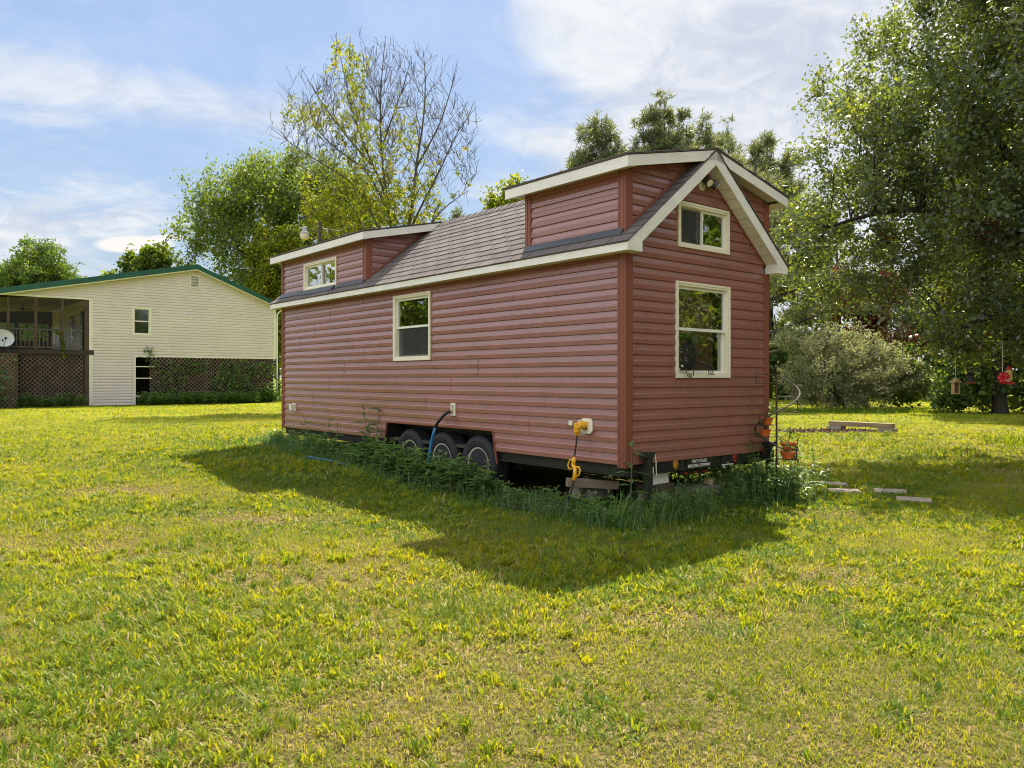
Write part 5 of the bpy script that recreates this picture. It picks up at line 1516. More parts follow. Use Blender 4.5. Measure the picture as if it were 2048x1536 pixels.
def woods(name, arc, seed, label, n, leaf, size=.5, hmin=5, hmax=10, depth=7, hfun=None):
    """a far stand of trees that reads as one mass: trunks and leaf clumps through its whole depth"""
    rng = np.random.default_rng(seed)
    pos = []; parts = []
    for (x0, y0, x1, y1) in arc:
        ln = math.hypot(x1 - x0, y1 - y0)
        m = max(2, int(ln / 2.2))
        nx, ny = -(y1 - y0) / ln, (x1 - x0) / ln
        for i in range(m):
            t = (i + rng.random()) / m
            o = rng.uniform(0, depth)
            x = x0 + (x1 - x0) * t + nx * o; y = y0 + (y1 - y0) * t + ny * o
            h = rng.uniform(hmin, hmax)
            if hfun: h = min(h, hfun(x, y) * rng.uniform(.75, 1.0))
            parts.append(np_tubes(np.array([[[x, y, 0], [x + .2, y, h * .5], [x, y + .2, h * .9]]]), np.array([[.16, .12, .05]]), 6))
            k = int(n * (.6 + .8 * rng.random()))
            nl = 7
            for j in range(-1, nl):
                c = np.array([x + rng.normal() * 1.2, y + rng.normal() * 1.2, h * (.12 + .8 * (j + rng.random()) / nl) if j >= 0 else .8])
                r = np.array([1.7, 1.7, 1.2]) * rng.uniform(.6, 1.2) * (1 - .45 * max(j, 0) / nl)
                d = rng.normal(size=(k // nl, 3)); d /= np.linalg.norm(d, axis=1, keepdims=True)
                pos.append(c + d * r * (rng.random((len(d), 1)) ** .5))
    pos = np.concatenate(pos); pos = pos[pos[:, 2] > .1]
    v, f = leaves(rng, pos, size, .36, up=.3)
    root = empty(name, (0, 0, 0)); tag(root, label, 'woods', kind='stuff')
    cl = np.clip(.5 + .25 * np.sin(pos[:, 0] * .7) * np.sin(pos[:, 1] * .6 + 1) + .25 * rng.normal(size=len(pos)), 0, 1)
    o = np_mesh('foliage', v, faces4=f, mat=leaf, attrs={'tint': np.repeat(cl, 4)}, parent=root); tag(o, kind='stuff')
    v, f = join(parts); o = np_mesh('trunks', v, faces4=f, mat=M['bark_dark'], parent=root, smooth=True); tag(o, kind='stuff')
    return root
woods('far_woods', [(-52, -6, -56, 40), (-56, 40, -70, 66), (-70, 66, -28, 74), (-28, 74, 2, 72), (2, 72, 22, 64)], 71, 'far dark woods behind the houses', 420, LF['wood'], size=.55, hmin=6, hmax=9.5)
woods('right_woods', [(10, 54, 30, 48), (26, 47, 44, 36), (42, 36, 46, 16), (46, 16, 46, -16)], 72, 'dark woods behind the right side of the lawn', 2600, LF['wood'], size=.42, hmin=9, hmax=15, depth=8)
# trees the windows mirror, beside and behind the viewer
def mirror_tree(name, x, y, h, w, leaf, label, seed, group):
    tree(name, (x, y, 0), [((x, y, h * .55), (w, w, h * .42)), ((x + w * .4, y + 1, h * .35), (w * .7, w * .7, h * .3)), ((x - w * .4, y - 1, h * .4), (w * .7, w * .7, h * .3)), ((x, y, h * .8), (w * .6, w * .6, h * .2))], label, 'tree', leaf, M['bark_dark'], group, seed=seed,
         n1=14, n2=110, n3=650, per=20, size=.30, aspect=.36, spread=.3, tw_len=1.6, r_tr=(.25, .05))
    return bpy.data.objects[name] if False else None
def yard_tree(x, y, h, w, leaf, label, seed):
    return tree('yard_tree', (x, y, 0), [((x, y, h * .55), (w, w, h * .42)), ((x + w * .4, y + 1, h * .32), (w * .7, w * .7, h * .3)), ((x - w * .4, y - 1, h * .38), (w * .7, w * .7, h * .3)), ((x, y, h * .8), (w * .6, w * .6, h * .2))], label, 'tree', leaf, M['bark_dark'], 'yard trees mirrored in the windows', seed=seed,
                n1=14, n2=110, n3=700, per=20, size=.28, aspect=.36, spread=.3, tw_len=1.6, r_tr=(.25, .05))
t1 = yard_tree(-34, 15, 11, 5, LF['green'], 'broad yard tree mirrored in the window of the long wall', 81)
t2 = yard_tree(22, 7.5, 12, 5.2, LF['wood'], 'dark yard tree mirrored in the end windows', 82)
for src, x, y, s, rz, lb in ((t1, -38, 24, 1.1, 1.0, 'yard tree mirrored in the dormer window'), (t1, -31, 5, .9, 2.2, 'smaller yard tree across the lawn from the long wall'), (t1, -26, -12, 1.1, 3.3, 'yard tree standing behind the camera, towards the long wall side'),
                             (t2, 23, 0, 1.1, 1.3, 'dark yard tree across from the end wall'), (t2, 30, 15, 1.25, 2.4, 'tall dark yard tree beyond the pear tree'), (t2, 18, -9, 1.0, 4.1, 'dark yard tree standing behind the camera, towards the end wall side'), (t2, -6, -24, 1.2, 5.0, 'dark yard tree far away behind the camera')):
    c = copy_tree(src); c.location = (x, y, 0); c.scale = (s, s, s); c.rotation_euler = (0, 0, rz); c['label'] = lb
# ================================================================== lawn, grass and weeds
def vnoise(x, y, scale, seed):
    """smooth value noise, vectorised"""
    rng = np.random.default_rng(seed); g = rng.random((256, 256))
    u, v = x * scale + 1000.3, y * scale + 1000.7
    i, j = np.floor(u).astype(int), np.floor(v).astype(int)
    fu, fv = u - i, v - j; fu = fu * fu * (3 - 2 * fu); fv = fv * fv * (3 - 2 * fv)
    G = lambda a, b: g[a % 256, b % 256]
    return (G(i, j) * (1 - fu) + G(i + 1, j) * fu) * (1 - fv) + (G(i, j + 1) * (1 - fu) + G(i + 1, j + 1) * fu) * fv
def fbm(x, y, scale, seed): return .5 * vnoise(x, y, scale, seed) + .28 * vnoise(x, y, scale * 2.1, seed + 1) + .15 * vnoise(x, y, scale * 4.3, seed + 2) + .07 * vnoise(x, y, scale * 9, seed + 3)
def relief(x, y):
    r = np.hypot(x, y)
    u, v = (x - NX) * ct + (y - NY) * st, -(x - NX) * st + (y - NY) * ct
    t = np.clip((v - 1.2) / 6.5, 0, 1); rise = .235 * t * t * (3 - 2 * t)
    rise = rise * np.exp(-(np.minimum(u + 1.5, 0) / 4.0) ** 2) * np.exp(-(np.maximum(v - 10, 0) / 7.0) ** 2) * np.exp(-(np.maximum(u - 3, 0) / 4.0) ** 2)
    return (.05 * (vnoise(x, y, .45, 5) - .5) + .022 * (vnoise(x, y, 1.9, 6) - .5)) * np.clip(1.6 - r / 40, 0, 1) + rise

def ground_material():
    m = bpy.data.materials.new('lawn_soil_and_thatch'); m.use_nodes = True
    nt = m.node_tree; N = nt.nodes.new; L = nt.links.new
    b = nt.nodes['Principled BSDF']; b.inputs['Roughness'].default_value = .95; b.inputs['Specular IOR Level'].default_value = .1
    tc = N('ShaderNodeTexCoord')
    def ns(scale, det):
        n = N('ShaderNodeTexNoise'); L(tc.outputs['Object'], n.inputs['Vector']); n.inputs['Scale'].default_value = scale; n.inputs['Detail'].default_value = det; n.inputs['Roughness'].default_value = .65; return n.outputs[0]
    def ramp(v, stops):
        c = N('ShaderNodeValToRGB'); L(v, c.inputs[0]); e = c.color_ramp.elements
        while len(e) < len(stops): e.new(.5)
        for q, (p, col) in zip(e, stops): q.position = p; q.color = (*col, 1)
        return c.outputs[0]
    near = ramp(ns(38, 6), [(.30, (.030, .028, .012)), (.5, (.10, .085, .032)), (.62, (.24, .175, .085)), (.75, (.38, .29, .17))])
    far = ramp(ns(1.3, 7), [(.30, (.17, .23, .02)), (.52, (.29, .33, .022)), (.72, (.40, .39, .04))])
    sep = N('ShaderNodeSeparateXYZ'); L(tc.outputs['Object'], sep.inputs[0])
    ln = N('ShaderNodeVectorMath'); ln.operation = 'LENGTH'; L(tc.outputs['Object'], ln.inputs[0])
    mr = N('ShaderNodeMapRange'); L(ln.outputs['Value'], mr.inputs['Value']); mr.inputs['From Min'].default_value = 14; mr.inputs['From Max'].default_value = 40
    mx = N('ShaderNodeMix'); mx.data_type = 'RGBA'; L(mr.outputs[0], mx.inputs[0]); L(near, mx.inputs[6]); L(far, mx.inputs[7])
    L(mx.outputs[2], b.inputs['Base Color'])
    bp = N('ShaderNodeBump'); bp.inputs['Strength'].default_value = .7; bp.inputs['Distance'].default_value = .03; L(ns(45, 5), bp.inputs['Height']); L(bp.outputs[0], b.inputs['Normal'])
    return m
def build_ground():
    def axis(lo, hi, step): return list(np.arange(lo, hi + 1e-6, step))
    xs = np.array([-900, -400, -200, -100, -60] + axis(-45, -9, 3) + axis(-8, 8, .25) + axis(9, 45, 3) + [60, 100, 200, 400, 900], float)
    ys = np.array([-500, -200, -80, -30, -10] + axis(-2, 16, .25) + axis(17, 60, 2) + [80, 120, 200, 400, 900, 1600], float)
    Xg, Yg = np.meshgrid(xs, ys)
    co = np.stack([Xg, Yg, relief(Xg, Yg)], -1).reshape(-1, 3)
    nx, ny = len(xs), len(ys)
    i, j = np.meshgrid(np.arange(nx - 1), np.arange(ny - 1)); b = (j * nx + i).ravel()
    f = np.stack([b, b + 1, b + nx + 1, b + nx], 1)
    o = np_mesh('lawn', co, faces4=f, mat=ground_material(), smooth=True)
    tag(o, kind='structure')
build_ground()

GRASS = leafmat('grass_blade', [(0, (.045, .125, .022)), (.30, (.112, .205, .018)), (.58, (.228, .275, .018)), (.76, (.335, .305, .055)), (.90, (.44, .35, .16)), (1, (.56, .47, .30))], (2.75, 1.95, .42), .47, rough=.45, spec=.18, tstops=[(0, (.16, .26, .010)), (.30, (.38, .43, .010)), (.58, (.64, .56, .012)), (.76, (.70, .55, .035)), (.90, (.46, .38, .19)), (1, (.50, .43, .28))])

def house_uv(x, y):
    dx, dy = x - NX, y - NY
    return dx * ct + dy * st, -dx * st + dy * ct

def bare(x, y):
    """thin and scorched patches of the lawn"""
    p = np.zeros_like(x)
    for cx, cy, rx, ry, s in ((-2.5, 7.75, .75, .30, .8), (-4.6, 9.2, .7, .3, .9), (3.3, 3.9, .45, .35, .9), (.9, 4.6, .6, .3, .7), (-1.6, 5.6, .7, .35, .5), (3.4, 8.2, .5, .35, .7), (-.2, 4.1, .5, .3, .5), (-3.4, 6.3, .8, .4, .4), (7.2, 10.2, 1.2, .5, .6), (8.2, 12.0, 1.5, .5, .6), (2.2, 5.5, .5, .4, .5)):
        p = np.maximum(p, s * np.exp(-(((x - cx) / rx) ** 2 + ((y - cy) / ry) ** 2)))
    return p

def grass(seed=3):
    rng = np.random.default_rng(seed)
    zones = [(2.6, 4.6, 7500, .85), (4.6, 7.0, 6200, 1.0), (7.0, 10.5, 4700, 1.35), (10.5, 16, 2300, 1.8), (16, 26, 900, 2.7), (26, 40, 330, 4.2), (40, 62, 90, 7.0)]
    allp = []
    for d0, d1, dens, wmul in zones:
        half = .655 + .02
        area = half * (d1 ** 2 - d0 ** 2) + 2 * 1.2 * (d1 - d0)
        n = int(area * dens)
        y = d0 + (d1 - d0) * rng.random(int(n * 1.0)) ** .93
        y = np.sqrt(d0 ** 2 + (d1 ** 2 - d0 ** 2) * rng.random(n))
        x = (rng.random(n) * 2 - 1) * (half * y + 1.2)
        allp.append(np.stack([x, y, np.full(n, wmul)], 1))
    P = np.concatenate(allp); x, y, wm = P.T
    u, v = house_uv(x, y)
    keep = ~((u > .25) & (u < W - .1) & (v > .25) & (v < LG - .1))
    for sx, sy, r in STONES: keep &= ~((np.abs((x - sx) * math.cos(r) + (y - sy) * math.sin(r)) < .17) & (np.abs(-(x - sx) * math.sin(r) + (y - sy) * math.cos(r)) < .15))
    keep &= ~(((x - 8.4) / 1.25) ** 2 + ((y - 20.6) / .55) ** 2 < 1.0)
    bh_u = (x - O2X) * ct + (y - O2Y) * st; bh_v = -(x - O2X) * st + (y - O2Y) * ct
    keep &= ~((bh_v > .1) & (bh_u > -7.3) & (bh_u < XR))
    bp = bare(x, y)
    dry = fbm(x, y, .55, 11)
    keep &= rng.random(len(x)) > bp * .80
    keep &= rng.random(len(x)) > np.clip((dry - .62) * 2.2, 0, .45)
    x, y, wm, bp, dry = x[keep], y[keep], wm[keep], bp[keep], dry[keep]
    n = len(x)
    tall = fbm(x, y, 1.15, 21)
    clump = vnoise(x, y, 5.5, 31)
    coarse = (fbm(x, y, .8, 41) + .35 * (clump - .5) > .50) & (rng.random(n) < .40)
    L_ = (.026 + .026 * rng.random(n) + .045 * np.clip(tall - .40, 0, 1)) * (1 + .15 * np.minimum(wm - 1, 2))
    L_ = np.where(coarse, L_ * (1.25 + .5 * rng.random(n)), L_)
    L_ *= 1 - .45 * bp
    w = np.where(coarse, .0068 + .0045 * rng.random(n), .0030 + .0018 * rng.random(n)) * wm
    az = rng.random(n) * 2 * np.pi
    # neighbours lean the same way: tufts
    lean_az = 2 * np.pi * vnoise(x, y, 3.0, 51) * 2
    az = np.where(rng.random(n) < .45, lean_az + rng.normal(size=n) * .6, az)
    lean = np.clip(rng.normal(.95, .35, n), .1, 1.5); lean = np.where(coarse, lean + .18, lean)
    dx, dy = np.cos(az), np.sin(az)
    fx, fy = -dy, dx
    yaw = rng.normal(size=n) * .5
    fx, fy = fx * np.cos(yaw) - fy * np.sin(yaw), fx * np.sin(yaw) + fy * np.cos(yaw)
    z0 = relief(x, y) - .004
    l1 = lean * .62; l2 = lean * 1.35
    m = np.stack([x + dx * np.sin(l1) * L_ * .5, y + dy * np.sin(l1) * L_ * .5, z0 + np.cos(l1) * L_ * .5], 1)
    t = m + np.stack([dx * np.sin(l2) * L_ * .5, dy * np.sin(l2) * L_ * .5, np.cos(l2) * L_ * .5], 1)
    b = np.stack([x, y, z0], 1); s = np.stack([fx, fy, np.zeros(n)], 1)
    co = np.stack([b - s * (w * .40)[:, None], b + s * (w * .40)[:, None], m + s * (w * .5)[:, None], m - s * (w * .5)[:, None], t], 1).reshape(-1, 3)
    i = np.arange(n) * 5
    f4 = np.stack([i, i + 1, i + 2, i + 3], 1); f3 = np.stack([i + 3, i + 2, i + 4], 1)
    tint = .29 + .31 * rng.random(n) + .40 * (dry - .45) + .40 * bp * rng.random(n)
    tint = np.where(coarse, tint - .16, tint)
    dead = rng.random(n) < (.10 + .45 * np.clip(dry - .45, 0, 1) + .5 * bp)
    tint = np.where(dead, .78 + .22 * rng.random(n), tint)
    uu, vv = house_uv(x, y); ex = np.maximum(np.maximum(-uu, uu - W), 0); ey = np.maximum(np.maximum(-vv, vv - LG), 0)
    lush_shade = np.exp(-((np.hypot(ex, ey) + 1.2 * (fbm(x, y, .9, 88) - .5)) / 2.1) ** 2)
    tint = tint - .34 * lush_shade  # greener grass round the house; its shadow is deepened in the blade colour
    far = np.clip((y - 14) / 20, 0, 1); tint = tint * (1 - .25 * far) + .12 * far
    tint = np.clip(tint, 0, 1)
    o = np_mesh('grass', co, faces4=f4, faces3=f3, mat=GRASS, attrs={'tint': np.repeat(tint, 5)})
    tag(o, 'patchy mown lawn grass, yellow green with straw coloured spots', 'grass', kind='stuff')
    return n
NG = grass()

# coarse wide bladed tufts (crabgrass) through the lawn
def blades(rng, x, y, L_, w, lean, az, seg=5):
    """long arching blades: seg quads each, tapering to a point"""
    n = len(x); z0 = relief(x, y)
    p = np.stack([x, y, z0], 1); d = np.stack([np.cos(az), np.sin(az)], 1)
    tw = rng.normal(size=n) * .35
    s = np.stack([-d[:, 1] * np.cos(tw), d[:, 0] * np.cos(tw), np.sin(tw)], 1)
    rows = []
    for k in range(seg + 1):
        t = k / seg
        wk = w * (1 - t) ** .7 * (.75 + .5 * min(1, t * 3)) * .5
        rows.append(np.stack([p - s * wk[:, None], p + s * wk[:, None]], 1))
        a = lean * (.35 + 1.5 * t)
        step = L_ / seg
        p = p + np.stack([d[:, 0] * np.sin(a) * step, d[:, 1] * np.sin(a) * step, np.cos(a) * step], 1)
        p[:, 2] = np.maximum(p[:, 2], z0 + .004)
    co = np.stack(rows, 1).reshape(n, -1, 3)
    m = (seg + 1) * 2
    base = (np.arange(n) * m)[:, None]
    f = np.stack([np.stack([base[:, 0] + 2 * k, base[:, 0] + 2 * k + 1, base[:, 0] + 2 * k + 3, base[:, 0] + 2 * k + 2], 1) for k in range(seg)], 1).reshape(-1, 4)
    return co.reshape(-1, 3), f, m
def coarse_tufts(seed=9):
    rng = np.random.default_rng(seed)
    X_, Y_ = [], []
    for d0, d1, dens in ((2.6, 5, 190), (5, 8, 150), (8, 13, 95), (13, 20, 36)):
        n = int(dens * .67 * (d1 ** 2 - d0 ** 2) + dens * 2 * (d1 - d0))
        y = np.sqrt(d0 ** 2 + (d1 ** 2 - d0 ** 2) * rng.random(n)); X_.append((rng.random(n) * 2 - 1) * (.67 * y + 1)); Y_.append(y)
    x, y = np.concatenate(X_), np.concatenate(Y_)
    u, v = house_uv(x, y)
    cl = fbm(x, y, .75, 41) + .30 * (vnoise(x, y, 4.0, 31) - .5)
    k = ~((u > -.1) & (u < W + .1) & (v > -.1) & (v < LG)) & (rng.random(len(x)) < np.clip((cl - .36) * 4.2, .06, 1)) & (rng.random(len(x)) > bare(x, y) * 1.2)
    for sx, sy, r in STONES: k &= ((x - sx) ** 2 + (y - sy) ** 2) > .05
    x, y, cl = x[k], y[k], cl[k]; n = len(x)
    per = 11
    size = rng.uniform(.055, .105, n) * (.75 + .6 * np.clip(cl - .35, 0, .6)) * np.clip(.85 + y / 30, .9, 1.4)
    bx = np.repeat(x, per) + rng.normal(size=n * per) * .016; by = np.repeat(y, per) + rng.normal(size=n * per) * .016
    az = np.repeat(2 * np.pi * vnoise(x, y, 1.3, 52) * 1.5, per) + rng.normal(size=n * per) * 1.25
    L_ = np.repeat(size, per) * rng.uniform(.55, 1.2, n * per)
    w = rng.uniform(.0075, .0130, n * per) * np.clip(.8 + np.repeat(y, per) / 16, 1, 1.9)
    co, f, m = blades(rng, bx, by, L_, w, rng.uniform(.5, 1.25, n * per), az, seg=3)
    tint = np.repeat(np.clip(.12 + .36 * rng.random(n) + .25 * (fbm(x, y, .5, 14) - .45), 0, 1), per) + .16 * rng.random(n * per)
    tint = np.where(rng.random(n * per) < .06, .8 + .2 * rng.random(n * per), tint)
    o = np_mesh('coarse_grass', co, faces4=f, mat=GRASS, attrs={'tint': np.repeat(tint.clip(0, 1), m)})
    tag(o, 'broad bladed coarse grass tufts scattered through the lawn', 'grass', kind='stuff')
    print('tufts', n)
coarse_tufts()

# mulch under the bench
def mulch():
    rng = np.random.default_rng(4); n = 5200
    a = rng.random(n) * 2 * np.pi; r = np.sqrt(rng.random(n)) * (1 + .1 * rng.normal(size=n))
    x = 8.4 + 1.3 * r * np.cos(a); y = 20.6 + .58 * r * np.sin(a)
    p = np.stack([x, y, .004 + .02 * rng.random(n)], 1)
    v, f = leaves(rng, p, .07, .22, up=1.2, fold=.02)
    m = leafmat('bark_mulch', [(0, (.06, .035, .025)), (.6, (.20, .13, .09)), (1, (.38, .30, .22))], (1, 1, 1), .02, rough=.9)
    o = np_mesh('mulch', v, faces4=f, mat=m, attrs={'tint': np.repeat(rng.random(n), 4)}); tag(o, 'patch of brown bark mulch under the bench', 'mulch', kind='stuff')
mulch()

# ---- weeds along the house
WEED = leafmat('weed_leaf', [(0, (.060, .125, .052)), (.5, (.105, .190, .066)), (.85, (.13, .21, .065)), (1, (.25, .29, .12))], (2.2, 2.2, .9), .36, rough=.42, spec=.42)
def h_at(u, v): return NX + ct * u - st * v, NY + st * u + ct * v

def herb_stems(rng, x, y, h, nl, ll, lw, up=.5, stemr=.0035):
    """upright stems with leaves in rings; returns stem tubes and leaf quads"""
    n = len(x); z0 = relief(x, y)
    tipx = x + rng.normal(size=n) * h * .16; tipy = y + rng.normal(size=n) * h * .16
    P0 = np.stack([x, y, z0], 1); P1 = np.stack([(x + tipx) / 2 + rng.normal(size=n) * .01, (y + tipy) / 2, z0 + h * .55], 1); P2 = np.stack([tipx, tipy, z0 + h], 1)
    tub = np_tubes(np.stack([P0, P1, P2], 1), np.tile(np.array([stemr, stemr * .8, stemr * .5]), (n, 1)), 4)
    t = np.linspace(.15, 1.0, nl)[None, :] + rng.normal(size=(n, nl)) * .03
    t = t.clip(.08, 1)
    tt = t[..., None]
    B = (1 - tt) ** 2 * P0[:, None] + 2 * tt * (1 - tt) * P1[:, None] + tt ** 2 * P2[:, None]
    az = rng.random((n, 1)) * 6.28 + np.arange(nl)[None] * 2.4 + rng.normal(size=(n, nl)) * .3
    el = rng.normal(up, .35, (n, nl)) + .5 * (t - .5)
    L_ = ll * (1 - .45 * np.abs(t - .55)) * rng.uniform(.7, 1.25, (n, nl)); L_ = L_ * np.minimum(1, h / .3)[:, None]
    w = L_ * lw
    d = np.stack([np.cos(az) * np.cos(el), np.sin(az) * np.cos(el), np.sin(el)], -1); s = np.stack([-np.sin(az), np.cos(az), rng.normal(size=az.shape) * .2], -1)
    m = B + d * (L_ * .45)[..., None]; e = B + d * L_[..., None] * np.array([1, 1, .55]) - np.array([0, 0, 1]) * (L_ * .12)[..., None]
    v = np.stack([B, m + s * w[..., None], e, m - s * w[..., None]], 2).reshape(-1, 3)
    f = np.arange(len(v)).reshape(-1, 4)
    tint = np.repeat((.15 + .55 * rng.random((n, 1)) + .3 * t ** 2).clip(0, 1).ravel(), 4)
    return tub, v, f, tint

def weed_bed():
    rng = np.random.default_rng(15)
    vs, fs, ts, off = [], [], [], 0
    def put(v, f, t):
        nonlocal off
        vs.append(v); fs.append(f + off); ts.append(t); off += len(v)
    # leafy herbs along the long wall
    n = 980
    v_ = rng.random(n) * 8.9 - .25; u_ = -.22 + .20 * rng.normal(size=n)
    u_ = np.clip(u_, -.65, .15)
    x, y = h_at(u_, v_)
    edge = np.clip(1 - np.abs(u_ + .25) / .55, .25, 1)
    gate = np.interp(v_, [-.3, 1.6, 2.2, 4.6, 5.2, 9], [.50, .52, .92, .92, .66, .58])
    h = (.16 + .34 * rng.random(n)) * edge * gate * (.75 + .5 * vnoise(v_, u_, 1.3, 77))
    k = rng.random(n) < np.clip(1.9 * vnoise(v_, u_ * 1.5, 1.1, 97) - .1, .15, 1)
    x, y, h = x[k], y[k], h[k]
    tub, v, f, t = herb_stems(rng, x, y, h, 12, .125, .20, up=.35)
    put(v, f, t); put(tub[0], tub[1], np.full(len(tub[0]), .2))
    n = 95
    v_ = 1.9 + rng.random(n) * 3.0; u_ = -.12 - .25 * rng.random(n); x, y = h_at(u_, v_)
    tub, v, f, t = herb_stems(rng, x, y, .22 + .22 * rng.random(n), 13, .15, .20, up=.3); put(v, f, t); put(tub[0], tub[1], np.full(len(tub[0]), .2))
    # rank grass in between
    n = 3000
    v_ = rng.random(n) * 9.2 - .5; u_ = -.28 + .22 * rng.normal(size=n); x, y = h_at(np.clip(u_, -.8, .5), v_)
    v, f, m = blades(rng, x, y, .10 + .20 * rng.random(n) * np.clip(1.2 - np.abs(u_ + .3) / .6, .3, 1), .004 + .005 * rng.random(n), rng.uniform(.2, .9, n), rng.random(n) * 6.28)
    put(v, f, np.repeat(rng.random(n) * .75, m))
    # long arching grass round the near end
    n = 1900
    u_ = rng.random(n) ** .9 * 2.9 - .45; v_ = -.22 + .20 * rng.normal(size=n); x, y = h_at(u_, np.clip(v_, -.75, .5))
    L_ = (.14 + .30 * rng.random(n)) * np.clip(1.15 - np.abs(v_ + .15) / .55, .35, 1) * np.where((u_ > 1.1) & (u_ < 1.9), .6, 1)
    v, f, m = blades(rng, x, y, L_, .007 + .007 * rng.random(n), rng.uniform(.25, 1.05, n), rng.normal(-1.9, 1.2, n))
    put(v, f, np.repeat((rng.random(n) * .85 + .15).clip(0, 1), m))
    n = 170
    u_ = rng.random(n) * 2.9 - .3; v_ = -.10 + .20 * rng.normal(size=n); x, y = h_at(u_, np.clip(v_, -.55, .5)); h = .12 + .22 * rng.random(n)
    tub, v, f, t = herb_stems(rng, x, y, h, 10, .10, .15); put(v, f, t * .9); put(tub[0], tub[1], np.full(len(tub[0]), .2))
    # unseen growth added along the far side, blocks light under the house
    n = 420
    u_ = W + .05 + .3 * rng.random(n); v_ = .4 + 8 * rng.random(n); x, y = h_at(u_, v_); h = .35 + .35 * rng.random(n)
    tub, v, f, t = herb_stems(rng, x, y, h, 11, .16, .2); put(v, f, t); put(tub[0], tub[1], np.full(len(tub[0]), .2))
    # tall herbs round the right hand jack and the plant stand
    n = 60
    u_ = 2.35 + .34 * rng.normal(size=n); v_ = -.22 + .22 * rng.normal(size=n); x, y = h_at(u_, v_); h = .25 + .42 * rng.random(n)
    tub, v, f, t = herb_stems(rng, x, y, h, 15, .15, .11, up=.3); put(v, f, t * .8 + .1); put(tub[0], tub[1], np.full(len(tub[0]), .2))
    n = 900
    x = SX - .28 + .26 * rng.normal(size=n); y = SY + .15 + .22 * rng.normal(size=n)
    v, f, m = blades(rng, x, y, .22 + .36 * rng.random(n), .005 + .005 * rng.random(n), rng.uniform(.1, .8, n), rng.random(n) * 6.28); put(v, f, np.repeat(rng.random(n) * .9, m))
    n = 70
    x = SX + .03 + .16 * rng.normal(size=n); y = SY + .05 + .15 * rng.normal(size=n); h = .15 + .28 * rng.random(n)
    tub, v, f, t = herb_stems(rng, x, y, h, 14, .11, .12); put(v, f, t * .7 + .3); put(tub[0], tub[1], np.full(len(tub[0]), .2))
    o = np_mesh('weed_bed', np.concatenate(vs), faces4=np.concatenate(fs), mat=WEED, attrs={'tint': np.concatenate(ts)})
    tag(o, 'rank weeds and long grass growing round the foot of the red house', 'weeds', kind='stuff')
weed_bed()

def tall_weed(name, x, y, h, n, nl, ll, lw, label, seed, spread=.05):
    rng = np.random.default_rng(seed)
    r = empty(name, (x, y, 0)); tag(r, label, 'weed')
    xs = x + rng.normal(size=n) * spread; ys = y + rng.normal(size=n) * spread
    hh = h * rng.uniform(.55, 1.0, n); hh[0] = h
    tub, v, f, t = herb_stems(rng, xs, ys, hh, nl, ll, lw, up=.15, stemr=.006)
    o = np.array([x, y, 0])
    np_mesh('stem', tub[0] - o, faces4=tub[1], mat=M['herb_stem'], parent=r, smooth=True)
    np_mesh('leaf_spray', v - o, faces4=f, mat=WEED, attrs={'tint': t}, parent=r)
M['herb_stem'] = pm('weed_stem', (.11, .13, .05), rough=.6)
tall_weed('tall_weed', *h_at(-.22, 4.75), .92, 3, 16, .22, .14, 'tallest leafy weed standing against the long red wall beside the farthest wheel', 91)
tall_weed('tall_weed', *h_at(-.18, 5.65), .62, 2, 11, .19, .15, 'medium broad leaved weed against the long wall, between the tallest weed and the vent', 92)
tall_weed('tall_weed', *h_at(-.20, 6.9), .60, 2, 9, .17, .16, 'weed with few leaves near the far end of the long wall', 93)
tall_weed('tall_weed', *h_at(-.12, -.16), .80, 1, 20, .21, .09, 'narrow leaved weed growing up the near corner of the red house', 94, .01)
tall_weed('tall_weed', *h_at(-.45, 3.9), .55, 3, 12, .18, .15, 'bushy weed in front of the farthest wheel', 95)
tall_weed('tall_weed', *h_at(-.40, 2.35), .50, 3, 13, .17, .13, 'bushy weed in front of the nearest wheel', 96)

# growth at the foot of the beige house, vines on the lattice
def house_weeds():
    rng = np.random.default_rng(17)
    n = 900
    u_ = rng.random(n) * 7.5 + 2.2; v_ = -.25 + .3 * rng.normal(size=n)
    w2 = rng.random(n) < .3
    u_ = np.where(w2, -7 + rng.random(n) * 6.6, u_)
    x = O2X + ct * u_ - st * v_; y = O2Y + st * u_ + ct * v_
    h = .25 + .45 * rng.random(n) * (1 + 1.3 * (u_ > 8.6))
    tub, v, f, t = herb_stems(rng, x, y, h, 9, .22, .25)
    n = 3600
    u2 = 2.4 + 7.3 * rng.random(n) ** .8; z2 = rng.random(n) ** 1.6 * 2.4
    ok = vnoise(u2, z2, 1.1, 3) > .50
    p = np.stack([O2X + ct * u2[ok] + .0, O2Y + st * u2[ok] - .08, z2[ok]], 1) + np.array([st, -ct, 0]) * .06
    v2, f2 = leaves(rng, p, .13, .4)
    vv = np.concatenate([v, v2]); ff = np.concatenate([f, f2 + len(v)])
    o = np_mesh('house_weeds', vv, faces4=ff, mat=WEED, attrs={'tint': np.concatenate([t, np.repeat(rng.random(len(p)), 4)])})
    tag(o, 'weeds and creepers along the lattice skirt of the beige house', 'weeds', kind='stuff')
house_weeds()
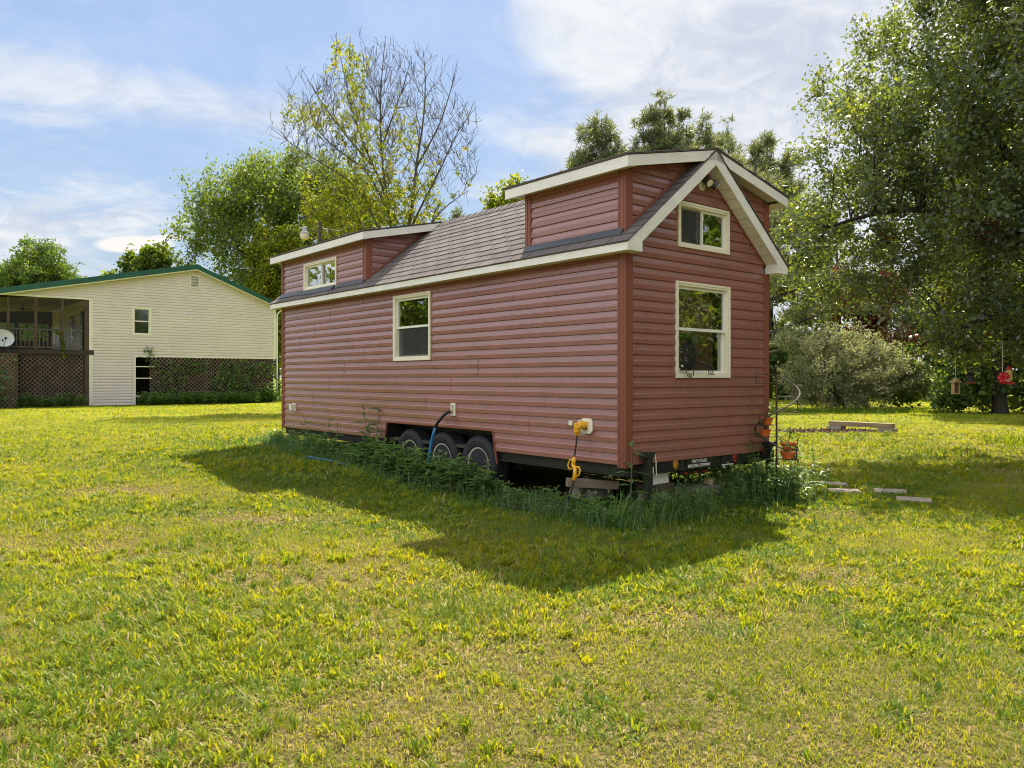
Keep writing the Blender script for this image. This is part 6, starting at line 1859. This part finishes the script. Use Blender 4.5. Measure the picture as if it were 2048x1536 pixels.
def vine(name, pts, seed, label, n=120, sp=.1, size=.13):
    rng = np.random.default_rng(seed); P = np.array(pts, float)
    r = empty(name, tuple(P[0])); tag(r, label, 'vine')
    q, rr = limbs_to_array([([tuple(p - P[0]) for p in P], .014, .006)], 16); v, f = np_tubes(q, rr, 5); np_mesh('stem', v, faces4=f, mat=M['bark'], parent=r)
    pos = q[0][rng.integers(0, 16, n)] + rng.normal(size=(n, 3)) * sp
    v, f = leaves(rng, pos, size, .38); np_mesh('foliage', v, faces4=f, mat=LF['yellow'] if 'porch' in label else WEED, attrs={'tint': np.repeat(rng.random(n) * .5, 4)}, parent=r)
vine('vine', [h2(-1.30, -.12, 2.7), h2(-1.33, -.14, 3.2), h2(-1.45, -.12, 3.6), h2(-1.75, -.1, 3.85)], 1, 'green vine climbing the porch railing', 90, .07)
vine('vine', [h2(2.6, -.1, 2.45), h2(2.75, -.12, 2.75), h2(2.8, -.1, 3.05)], 2, 'small sprig of creeper standing above the lattice skirt', 30, .10, .15)
vine('vine', [h2(9.95, -.25, .0), h2(9.98, -.2, .9), h2(9.95, -.15, 1.5)], 3, 'creeper climbing the white downspout', 110, .12)
vine('vine', [h2(-4.3, -1.05, 0), h2(-4.2, -1.05, 1.2), h2(-4.5, -1.05, 2.3)], 4, 'leafy creeper on the lattice enclosure', 220, .28, .18)
# long tufts under the silver shrub and across the lawn at the right
def far_tufts():
    rng = np.random.default_rng(19); n = 7000
    a = rng.random(n)
    x = np.where(a < .4, X_at(1690, 33) + rng.normal(size=n) * 1.9, 7.2 + rng.random(n) * 9.5); y = np.where(a < .4, 32.2 + rng.normal(size=n) * .5, 14.2 + rng.random(n) * 3.6)
    k = (a < .4) | (fbm(x, y, .6, 66) > .5); x, y = x[k], y[k]; n = len(x)
    v, f, m = blades(rng, x, y, .12 + .16 * rng.random(n), .014 + .012 * rng.random(n), rng.uniform(.2, .9, n), rng.random(n) * 6.28, seg=3)
    o = np_mesh('rough_grass', v, faces4=f, mat=GRASS, attrs={'tint': np.repeat(rng.random(n) * .35, m)}); tag(o, 'longer rough grass at the right of the lawn and under the shrub', 'grass', kind='stuff')
far_tufts()
print('blades', NG)
